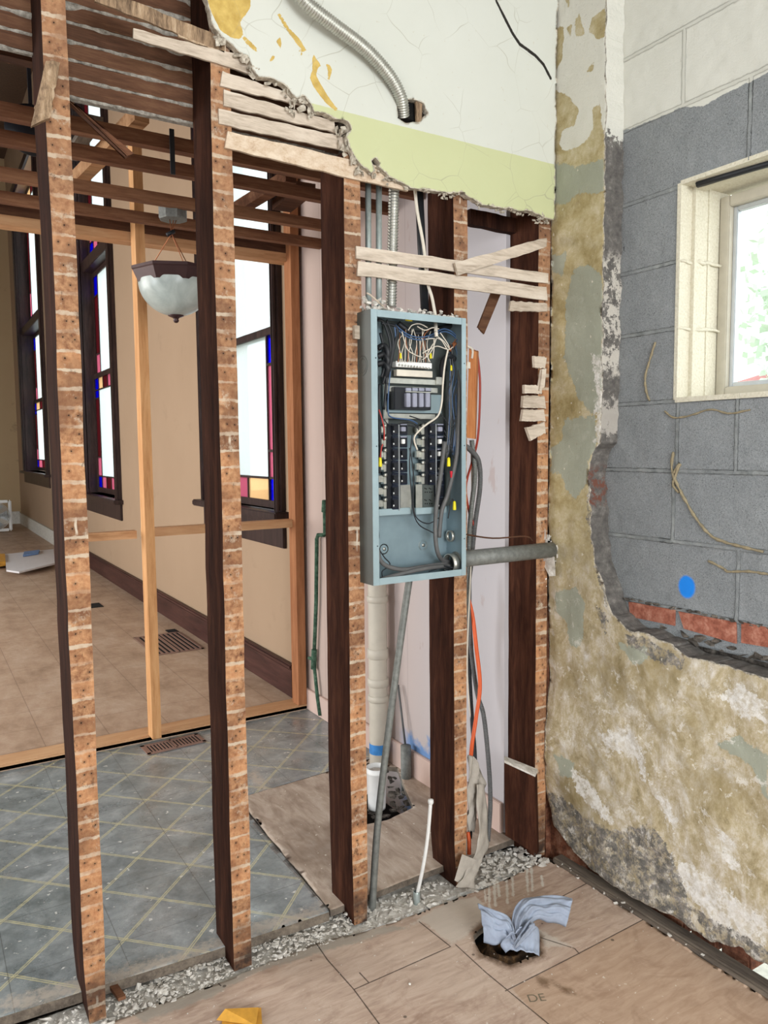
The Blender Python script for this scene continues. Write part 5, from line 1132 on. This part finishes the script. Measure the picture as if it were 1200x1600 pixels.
# drain pipe in the kitchen corner
dY = 3.02; db = aY(592,1186,dY); dt = aY(590,905,dY); mb = MB(); mb.lathe([(.044, db.z-.03), (.044, dt.z+.7)], (db.x, dY, 0), 28)
o = tag(mb.build('drain_pipe', MAT['pvc']), 'cream plastic drain pipe with collars behind the bucket', 'pipe')
for y_, h in ((1020, .02), (1065, .016), (935, .012), (1090, .012)):
    z = aY(592, y_, dY).z; mb = MB(); mb.lathe([(.0445, -h-.004), (.050, -h), (.050, h), (.0445, h+.004)], (db.x, dY, z), 28); mb.build('collar', MAT['pvc'], o)
z = aY(592, 1168, dY).z; mb = MB(); mb.lathe([(.0447, -.022), (.0449, 0), (.0447, .026)], (db.x, dY, z), 28); mb.build('blue_paint_mark', plain('spray_blue', C(60, 130, 196), .6), o)
pipe(aY(608,905,3.08), aY(612,1185,3.08), .012, 'cable_grey', 'dark_pipe', 'thin dark pipe right behind the cream drain pipe')
pipe(aX(635,1240,1.84), aX(634,1165,1.84), .024, 'pipe_grey', 'pipe_stub', 'short grey pipe stub standing at the foot of the kitchen wall')
pipe(aX(634,1170,1.85), aX(622,1070,1.86), .005, 'cable_grey', 'thin_rod', 'thin grey rod leaning above the short pipe stub', 'rod')
# bucket
bkt = aZ(589, 1262, -.05); zt_ = aY(589, 1205, bkt.y).z; r0 = .052
r1 = 23*((bkt-EYE).dot(_F))/FPX*.60
Bk = thing('white_bucket', 'small white plastic tub of plaster mix in the floor hole under the drain pipe', 'bucket', (bkt.x, bkt.y, -.05))
mb = MB(); h = zt_+.05+.02; mb.lathe([(0, 0), (r1*.98, 0), (r1*1.0, .01), (r1*1.12, h*.86), (r1*1.17, h*.87), (r1*1.17, h*.90), (r1*1.14, h*.91), (r1*1.18, h), (r1*1.10, h), (r1*1.06, h*.80), (0, h*.78)], (bkt.x, bkt.y, -.05), 28); mb.build('tub', MAT['white_plastic'], Bk)
mb = MB(); mb.lathe([(0, h*.93), (r1*.6, h*.92), (r1*1.09, h*.88)], (bkt.x, bkt.y, -.05), 20); mb.jitter(.003, 3, 60); mb.build('plaster_mix', MAT['rubble'], Bk)
mb = MB(); 
for k in range(50): 
    a = aZ(600+rnd.uniform(-30, 38), 1240+rnd.uniform(-35, 40), -.06); mb.chunk(a, .02, .02, .008, rnd)
tag(mb.build('hole_debris', MAT['rubble_dark']), 'dark wet debris in the floor hole around the white tub', 'debris', kind='stuff')
# green pipe on the pink wall
g = lambda px, py, x=1.862: aX(px, py, x)
mb = MB(); mb.tube([g(507,782), g(508,832), g(506,836), g(497,836), g(495,842), g(494,940), g(491,1020)], .011, 10); mb.tube([g(491,1015), g(490,1045)], .016, 10); mb.tube([g(491,1040), g(496,1090), g(500,1118)], .010, 10)
mb.tube([g(508,782), g(507,800)], .017, 10); mb.tube([g(491,1030), g(483,1028)], .010, 8)
tag(mb.build('green_pipe', MAT['green_copper']), 'corroded green copper pipe running down the pink wall', 'pipe')

# wood block and cables right of the panel
mb = MB(); mb.hexa([aY(733,545,2.10), aY(745,550,2.10), aY(742,686,2.10), aY(729,684,2.10)], [aY(733,543,2.14), aY(748,549,2.14), aY(744,686,2.14), aY(729,684,2.14)])
tag(mb.build('wood_block', MAT['timber_orange']), 'upright orange wood block beside the right edge of the panel', 'block')
mb = MB(); mb.hexa([aY(729,565,2.08), aY(735,566,2.08), aY(735,576,2.08), aY(729,575,2.08)], [aY(729,565,2.12), aY(735,566,2.12), aY(735,576,2.12), aY(729,575,2.12)]); mb.tube([q(729,541,2.09), q(738,546,2.10), q(737,560,2.1)], .0045, 6, sub=3)
tag(mb.build('cable_stub', MAT['wire_white']), 'pale cable end at the top of the orange wood block', 'cable')
def cable(pts, r, mat, label, name='cable', cat='cable', rib=0):
    P_ = [aY(*p) for p in pts]
    if rib: return ribbed(P_, r, rib, mat, name, label, cat, .12, 10)
    mb = MB(); mb.tube(P_, r, 8, sub=8); return tag(mb.build(name, MAT[mat]), label, cat)
cable([(745,548,2.15),(750,600,2.15),(747,680,2.15),(738,720,2.12),(728,760,2.10),(733,800,2.12),(742,830,2.12),(736,880,2.13)], .0042, 'red_cable', 'dark red cable looping behind the orange wood block')
cable([(737,688,2.12),(742,740,2.10),(736,800,2.11),(732,860,2.12),(728,960,2.2)], .0085, 'pipe_grey', 'ribbed grey cable hanging close to the panel side', 'armoured_cable', 'cable', .006)
cable([(722,694,2.05),(736,704,2.08),(748,722,2.10),(750,760,2.11),(742,820,2.12),(736,880,2.13),(731,930,2.2),(736,1010,2.24)], .0085, 'cable_grey', 'smooth grey cable bulging out right of the panel', 'armoured_cable', 'cable', .006)
cable([(736,690,2.13),(738,800,2.13),(735,900,2.13),(730,1050,2.22),(740,1160,2.22)], .003, 'wire_white', 'thin white wire hanging between the cables beside the panel')
cable([(730,930,2.23),(738,960,2.22),(744,1010,2.20),(750,1070,2.18),(744,1120,2.17),(738,1160,2.16),(735,1190,2.16)], .0075, 'orange', 'bright orange cable hanging below the thick grey pipe')
cable([(731,1300,2.12),(733,1315,2.11),(733,1335,2.10)], .0075, 'orange', 'short end of orange cable at the foot of the fourth stud')
cable([(733,900,2.24),(735,1000,2.24),(745,1080,2.22),(756,1120,2.2),(764,1200,2.16),(766,1260,2.12),(762,1315,2.08)], .0085, 'cable_grey', 'long dark grey cable reaching the rubble behind the torn sheet', 'armoured_cable', 'cable', .006)
cable([(731,960,2.25),(734,1060,2.25),(738,1130,2.22),(742,1200,2.2),(734,1310,2.14)], .008, 'black_rubber', 'black ribbed cable behind the orange cable', 'armoured_cable', 'cable', .006)
# torn hanging sheet of plastic
def ribbon(rows, th, mat, name, label, cat, seed=1, amp=.006):
    mb = MB(); m_ = 8; vs = []
    for i, (l, r_) in enumerate(rows):
        for k in range(m_+1):
            t = k/m_; p = l.lerp(r_, t); p = p+Vector((0, amp*math.sin(t*9+i*.8+seed)+.4*amp*math.sin(t*21+i*1.7), 0)); vs.append(p)
    fs = [(i*(m_+1)+k, i*(m_+1)+k+1, (i+1)*(m_+1)+k+1, (i+1)*(m_+1)+k) for i in range(len(rows)-1) for k in range(m_)]
    mb.add(vs, fs, 0, True); o = mb.build(name, MAT[mat]); s = o.modifiers.new('thick', 'SOLIDIFY'); s.thickness = th; return tag(o, label, cat)
def dense(rows, n=5):
    L_ = smooth_path([a for a, b in rows], n); R2 = smooth_path([b for a, b in rows], n); return list(zip(L_, R2))
ribbon(dense([(aY(733,1180,2.12),aY(740,1182,2.13)),(aY(731,1215,2.11),aY(752,1205,2.13)),(aY(730,1250,2.10),aY(757,1228,2.13)),(aY(731,1275,2.10),aY(744,1260,2.12)),(aY(731,1298,2.10),aY(741,1299,2.12))]), .0015, 'plastic_film', 'torn_sheet', 'upper crumpled grey torn sheet hanging beside the fourth stud', 'torn sheet', 1, .008)
ribbon(dense([(aY(744,1225,2.09),aY(756,1225,2.10)),(aY(745,1260,2.08),aY(760,1262,2.10)),(aY(748,1300,2.06),aY(762,1305,2.08)),(aY(743,1330,2.04),aY(762,1325,2.06)),(aY(732,1350,2.02),aY(752,1345,2.03)),(aY(722,1372,2.0),aY(742,1374,2.0)),(aY(712,1386,1.985),aY(742,1388,1.985))]), .0025, 'plastic_film', 'torn_sheet', 'lower stiff grey strip bending out onto the plywood below the upper sheet', 'torn sheet', 4, .003)
mb = MB(); mb.hexa([aY(722,1334,2.02), aY(748,1345,2.02), aY(735,1388,2.0), aY(710,1376,2.0)], [aY(722,1334,2.03), aY(748,1345,2.03), aY(735,1388,2.01), aY(710,1376,2.01)]); mb.jitter(.002, 3, 20)
tag(mb.build('board_scrap', MAT['plastic_film']), 'flat grey scrap of board leaning at the foot of the fourth stud', 'scrap')

# ------------------------------------------------------------------ rubble
def rubble(name, label, x0, x1, y0, y1, z, n, s, mat, seed, hf=None):
    mb = MB(); rr = random.Random(seed)
    for k in range(n):
        x, y = rr.uniform(x0, x1), rr.uniform(y0, y1); sz = s*(.35+rr.random()**2.5*1.3)
        mb.chunk((x, y, z+(hf(x, y) if hf else 0)+rr.uniform(-.004, .006)), sz, sz*rr.uniform(.5, 1), sz*rr.uniform(.3, .6), rr)
    return tag(mb.build(name, MAT[mat]), label, 'rubble', kind='stuff')
bed = MB(); bed.box((-.9, 2.03, -.095), (1.9, 2.17, -.068)); struct('floor', bed, MAT['rubble'])
hump = lambda x, y: .018*math.exp(-((y-2.10)/.04)**2)*(.6+.4*math.sin(x*23))
rubble('rubble', 'white plaster rubble lying left of the leftmost stud', -.1, .325, 2.03, 2.15, -.066, 220, .012, 'rubble', 21, hump)
rubble('rubble', 'white plaster rubble strip between the first and second stud', .36, .74, 2.035, 2.145, -.064, 520, .010, 'rubble', 22, hump)
rubble('rubble', 'white plaster rubble strip between the second and third stud', .775, 1.15, 2.025, 2.14, -.064, 480, .010, 'rubble', 23, hump)
rubble('rubble', 'grey plaster rubble under the electrical panel between third and fourth stud', 1.175, 1.55, 2.0, 2.14, -.070, 300, .013, 'rubble', 24, hump)
rubble('rubble', 'pile of flat grey plaster pieces between the fourth stud and the corner post', 1.57, 1.93, 2.0, 2.15, -.060, 380, .014, 'rubble', 25, hump)
rubble('rubble', 'crumbs scattered along the beam below the plaster wall', 1.935, 1.99, 1.3, 2.02, -.052, 90, .007, 'rubble', 26)
rubble('rubble', 'loose crumbs scattered over the plywood in front of the studs', .5, 1.9, 1.5, 2.0, -.060, 60, .0035, 'rubble', 27)
GC = 'larger loose plaster lumps'
for i, (px, py, s, lb) in enumerate([(70,1592,.022,'round pale plaster lump at the bottom edge left of the leftmost stud'), (655,1335,.030,'large plaster lump between the white tube and the fourth stud'), (690,1350,.026,'angular plaster lump touching the left of the fourth stud foot'),
    (215,1540,.016,'pale lump beside the right foot of the leftmost stud'), (640,1412,.018,'grey lump at the base of the white tube'), (598,1370,.028,'grey plaster lump just right of the slanting conduit'), (770,1330,.022,'flat plaster lump in the pile behind the torn sheet'), (800,1318,.02,'flat plaster lump in the pile nearest the upright plank'), (848,1308,.014,'small white lump at the foot of the corner post')]):
    mb = MB(); mb.chunk(aZ(px, py, -.05), s, s*.8, s*.6, random.Random(i+40)); tag(mb.build('plaster_lump', MAT['rubble']), lb, 'plaster lump', GC)
mb = MB(); a, b = aZ(165,1538,-.04), aZ(185,1565,-.04); mb.hexa([a, a+Vector((.02, .01, 0)), a+Vector((.02, .01, .012)), a+Vector((0, 0, .012))], [b, b+Vector((.02, .0, 0)), b+Vector((.02, 0, .01)), b+Vector((0, 0, .01))]); tag(mb.build('wood_scrap', MAT['joist']), 'small brown wood scrap in the rubble beside the leftmost stud', 'scrap')

# ------------------------------------------------------------------ drain hole with cloth, things on floors
mb = MB(); dc = aZ(792, 1474, -.06)
mb.lathe([(.12, -.06), (.09, -.055), (.062, -.03), (.058, -.006), (.050, -.006), (.046, -.05), (0, -.06)], (dc.x, dc.y, -.06), 24); mb.jitter(.006, 2, 25)
tag(mb.build('drain_opening', MAT['tar']), 'dark tarry drain opening in the plywood under the blue cloth', 'drain')
def resample(P_, n):
    L_ = [0]
    for a, b in zip(P_, P_[1:]): L_.append(L_[-1]+(b-a).length)
    out = []; k = 0
    for i in range(n+1):
        s = L_[-1]*i/n
        while k < len(L_)-2 and L_[k+1] < s: k += 1
        out.append(P_[k].lerp(P_[k+1], (s-L_[k])/max(1e-6, L_[k+1]-L_[k])))
    return out
def drape(mb, e1, e2, pl, amp, bulge, seed):
    n, m_ = 34, 40; A = resample(smooth_path([aZ(*p) for p in e1], 8), n); B = resample(smooth_path([aZ(*p) for p in e2], 8), n); vs = []
    for i in range(n+1):
        t = i/n
        for k in range(m_+1):
            a = k/m_; p = A[i].lerp(B[i], a); L_ = (A[i]-B[i]).length; up = Vector((-.2, -.45, .85))
            w_ = math.sin(a*math.pi)**.5 if 0 < a < 1 else 0
            pp = math.sin(a*math.pi*pl+seed+1.2*t)*amp*(1-.35*t)+math.sin(a*math.pi*pl*2.3+seed*3-2*t)*amp*.2+mnoise.noise(Vector((a*4, t*4, seed)))*amp*2.2+mnoise.noise(Vector((a*9+t*3, t*8, seed)))*amp*1.3
            vs.append(p+up*(pp*min(1, L_/.03)*(.35+.65*w_)+bulge*L_*w_))
    mb.add(vs, [(i*(m_+1)+k, i*(m_+1)+k+1, (i+1)*(m_+1)+k+1, (i+1)*(m_+1)+k) for i in range(n) for k in range(m_)], 0, True)
mb = MB()
drape(mb, [(806,1468,.0),(796,1436,.02),(772,1424,.035),(746,1413,.03)], [(802,1474,-.02),(786,1472,-.03),(774,1476,-.04),(756,1472,-.045)], 5, .0055, .25, 1.0)
drape(mb, [(804,1470,-.01),(800,1432,.02),(814,1406,.035),(842,1401,.03),(870,1400,.02),(894,1404,.01)], [(808,1470,-.01),(822,1450,.0),(840,1437,.0),(856,1442,-.02),(872,1443,-.03),(884,1449,-.04)], 6, .0065, .30, 2.2)
drape(mb, [(803,1460,.005),(790,1466,-.01),(782,1476,-.03),(790,1489,-.05)], [(808,1460,.005),(826,1450,.0),(842,1452,-.02),(843,1494,-.055)], 6, .0060, .22, 4.0)
drape(mb, [(800,1480,.01),(806,1468,.01),(816,1452,.012),(824,1440,.012)], [(806,1482,.0),(814,1474,.0),(826,1462,.0),(838,1450,.0)], 4, .005, .5, 5.0)
o = mb.build('cloth', MAT['cloth']); s = o.modifiers.new('thick', 'SOLIDIFY'); s.thickness = .0018; tag(o, 'crumpled pale blue cloth stuffed into the drain opening', 'cloth')
mb = MB(); mb.hexa([aZ(348,1590,-.058), aZ(408,1574,-.058), aZ(412,1640,-.058), aZ(340,1640,-.058)], [aZ(348,1590,-.056), aZ(408,1574,-.056), aZ(412,1640,-.056), aZ(340,1640,-.056)])
mb.hexa([aZ(338,1594,-.055), aZ(352,1576,-.04), aZ(404,1574,-.048), aZ(400,1602,-.05)], [aZ(338,1594,-.053), aZ(352,1576,-.038), aZ(404,1574,-.046), aZ(400,1602,-.048)])
tag(mb.build('folded_cardboard', MAT['cardboard']), 'folded orange-yellow card lying at the bottom edge of the plywood', 'card')
# text stamp on plywood
tc = bpy.data.curves.new('stamp', 'FONT'); tc.body = 'DE'; tc.size = .042; tc.extrude = 0; to = bpy.data.objects.new('stamp_tmp', tc); col.objects.link(to)
bpy.context.view_layer.update(); dg = bpy.context.evaluated_depsgraph_get(); me = bpy.data.meshes.new_from_object(to.evaluated_get(dg)); bpy.data.objects.remove(to)
st = plain('stamp_ink', C(120, 110, 92), .8); me.materials.clear(); me.materials.append(st); so = bpy.data.objects.new('trim_3', me); col.objects.link(so); so.location = aZ(826, 1566, -.0595); so.rotation_euler = (0, 0, math.radians(-25)); so['kind'] = 'structure'
# registers
def register(p, sx, sy, rz, lb, n, z=0.0, dark='black', full=True):
    c = aZ(*p, z); T = thing('floor_register', lb, 'floor register', (c.x, c.y, z)); Rm = Matrix.Rotation(rz, 3, 'Z')
    def put(name, boxes, mat):
        mb = MB()
        for a, b in boxes: mb.box(a, b)
        mb.v = [Rm@v+Vector((c.x, c.y, z)) for v in mb.v]; return mb.build(name, MAT[mat], T)
    put('well', [((-sx/2+.01, -sy/2+.01, .0008), (sx/2-.01, sy/2-.01, .0016))], 'black')
    e = .018; bars = [((-sx/2, -sy/2, 0), (-sx/2+e, sy/2, .005)), ((sx/2-e, -sy/2, 0), (sx/2, sy/2, .005)), ((-sx/2, -sy/2, 0), (sx/2, -sy/2+e, .005)), ((-sx/2, sy/2-e, 0), (sx/2, sy/2, .005)), ((-.004, -sy/2, 0), (.004, sy/2, .005))]
    put('frame', bars, 'register')
    put('grille', [((-sx/2+e+(sx-2*e)*(k+.0)/n, -sy/2+e, .001), (-sx/2+e+(sx-2*e)*(k+.45)/n, sy/2-e, .0045)) for k in range(n)], 'register')
register((271,1163), .30, .13, .05, 'small metal floor register in the tiled floor beside the threshold', 16, -.018)
register((262,1005), .36, .62, .0, 'large brown floor register near the dark baseboard in the far room', 9, .002)
mb = MB(); mb.box((aZ(268,986,0)+Vector((-.04, -.05, .002))), (aZ(268,986,0)+Vector((.04, .05, .004)))); tag(mb.build('floor_patch', MAT['black']), 'small black patch on the far floor next to the large register', 'patch')
mb = MB(); mb.box((aZ(145,947,0)+Vector((-.06, -.10, .002))), (aZ(145,947,0)+Vector((.08, .12, .004)))); tag(mb.build('floor_patch', MAT['black']), 'black opening in the far floor just right of the leftmost stud', 'patch')
# paper and mask, carton edge
def flat(pts, z, th, mat, name, lb, cat):
    mb = MB(); b = [aZ(*p, z) for p in pts]; n = len(b); mb.add(b+[v+Vector((0, 0, th)) for v in b], [tuple(range(n)), tuple(range(2*n-1, n-1, -1))]+[(i, (i+1) % n, n+(i+1) % n, n+i) for i in range(n)]); return tag(mb.build(name, MAT[mat]), lb, cat)
flat([(8,868),(84,860),(86,882),(30,896),(10,893)], .05, .02, 'paper', 'paper_sheet', 'large white paper sheet lying on the far floor at the left', 'paper')
flat([(38,864),(62,861),(60,866),(36,870)], .075, .02, 'mask_blue', 'face_mask', 'pale blue paper mask lying on the white sheet', 'mask')
flat([(-40,872),(8,872),(9,884),(-40,892)], .03, .06, 'cardboard', 'carton', 'edge of a brown carton at the far left beside the white sheet', 'carton')
# box fan
fc = aZ(-8, 832, 0); s = 54*((fc-EYE).dot(_F))/FPX*.9; Fn = thing('box_fan', 'white box fan standing on the floor against the far end wall', 'fan', (fc.x, fc.y, 0))
cz = s/2+.02; mb = MB(); h = s/2
prof = []
mb.box((fc.x-h, fc.y-.12, cz-h), (fc.x-h+.05, fc.y, cz+h), bev=.02); mb.box((fc.x+h-.05, fc.y-.12, cz-h), (fc.x+h, fc.y, cz+h), bev=.02); mb.box((fc.x-h+.04, fc.y-.12, cz+h-.05), (fc.x+h-.04, fc.y, cz+h), bev=.02); mb.box((fc.x-h+.04, fc.y-.12, cz-h), (fc.x+h-.04, fc.y, cz-h+.05), bev=.02); mb.build('housing', MAT['white_plastic'], Fn)
mb = MB()
for k in range(1, 12): mb.tube([(fc.x+h*(.08*k)*math.cos(2*math.pi*j_/24), fc.y-.125, cz+h*.08*k*math.sin(2*math.pi*j_/24)) for j_ in range(25)], .006, 4)
mb.lathe([(0, -.14), (h*.14, -.13), (h*.14, -.11), (0, -.11)], (fc.x, fc.y, cz), 16, axis='Y')
mb.v = [Vector((v.x, v.y if v.y < fc.y else 2*fc.y-v.y, v.z)) for v in mb.v]; mb.build('grille', MAT['alu'], Fn)
for k in range(5):
    mb = MB(); a0 = k*2*math.pi/5; vs = []
    for i in range(6):
        t = i/5; r_ = h*(.14+.66*t)
        for j_, da in enumerate((-.32-.1*t, 0, .32+.1*t)): vs.append((fc.x+r_*math.cos(a0+da), fc.y-.06+(.025*(j_-1)), cz+r_*math.sin(a0+da)))
    mb.add(vs, [(i*3+j_, i*3+j_+1, i*3+3+j_+1, i*3+3+j_) for i in range(5) for j_ in range(2)], 0, True); b = mb.build('blade', MAT['alu'], Fn); sm_ = b.modifiers.new('t', 'SOLIDIFY'); sm_.thickness = .006

# adhesive beads on blocks
def bead(pts, r, lb):
    mb = MB(); P_ = smooth_path([aX(*p, XB-.003) for p in pts], 10); mb.tube(P_, lambda t: r*(.55+.6*abs(math.sin(t*23))*.7+.3*math.sin(t*57)**2), 7); mb.jitter(.0015, 4, 60); return tag(mb.build('adhesive_bead', MAT['foam']), lb, 'adhesive bead', 'dried adhesive beads on the grey blocks')
bead([(1024,534),(1016,560),(1008,590),(1010,612),(1015,626)], .0038, 'short vertical tan adhesive bead left of the small window')
bead([(1052,706),(1050,735),(1062,765),(1078,795),(1095,820),(1115,840),(1150,852),(1192,862)], .0045, 'long curved tan adhesive bead sweeping down over the blocks')
bead([(1106,876),(1130,888),(1138,893),(1170,893),(1205,898)], .004, 'tan adhesive bead right of the blue paint dot')
bead([(1052,740),(1062,725),(1052,755),(1060,770)], .0045, 'thick knot of tan adhesive at the top of the long curved bead')
bead([(1038,642),(1052,652),(1075,650),(1110,640),(1140,646),(1172,640)], .003, 'faint tan adhesive bead just below the small window')
# outside: tree and neighbour house seen through the small window
def house():
    H = thing('neighbour_house', 'red roofed pale house seen low through the small window', 'house', (14.5, 9.5, -.8))
    a = onax(1188, 585, 0, 14.0)
    mb = MB(); mb.box((14, a.y-4.2, -.8), (18, a.y+.4, a.z-.1)); mb.build('wall', MAT['wallhouse'], H)
    mb = MB(); mb.hexa([(13.8, a.y-4.4, a.z-.15), (13.8, a.y+.5, a.z-.15), (16, a.y+.5, a.z+.35), (16, a.y-4.4, a.z+.35)], [(18.2, a.y-4.4, a.z-.15), (18.2, a.y+.5, a.z-.15), (16.01, a.y+.5, a.z+.35), (16.01, a.y-4.4, a.z+.35)]); mb.build('roof', MAT['roof_red'], H)
house()
c0 = onax(1196, 500, 0, 10.0); T = thing('tree', 'pale green leafy tree outside the small window', 'tree', (c0.x, c0.y-.3, -.8))
mb = MB(); mb.tube([(c0.x, c0.y-.3, -.8), (c0.x, c0.y-.25, c0.z-.2), (c0.x+.1, c0.y-.35, c0.z+.8)], .09, 8); mb.build('trunk', MAT['lath_old'], T)
mb = MB(); rr = random.Random(8)
for k in range(900):
    d = Vector((rr.gauss(0, .5), rr.gauss(0, .5), rr.gauss(0, .6))); p = c0+Vector((0, -.55, .1))+d; n_ = Vector((rr.gauss(0, 1), rr.gauss(0, 1), rr.gauss(0, 1))).normalized(); s_ = n_.orthogonal().normalized()*.05; t_ = n_.cross(s_).normalized()*.07; mb.add([p-s_, p-t_, p+s_, p+t_], [(0, 1, 2, 3)])
mb.build('foliage', MAT['leaf'], T)
# slats of pale outdoor fence seen through the gap under the plaster
a = aX(1185, 1500, 2.6)
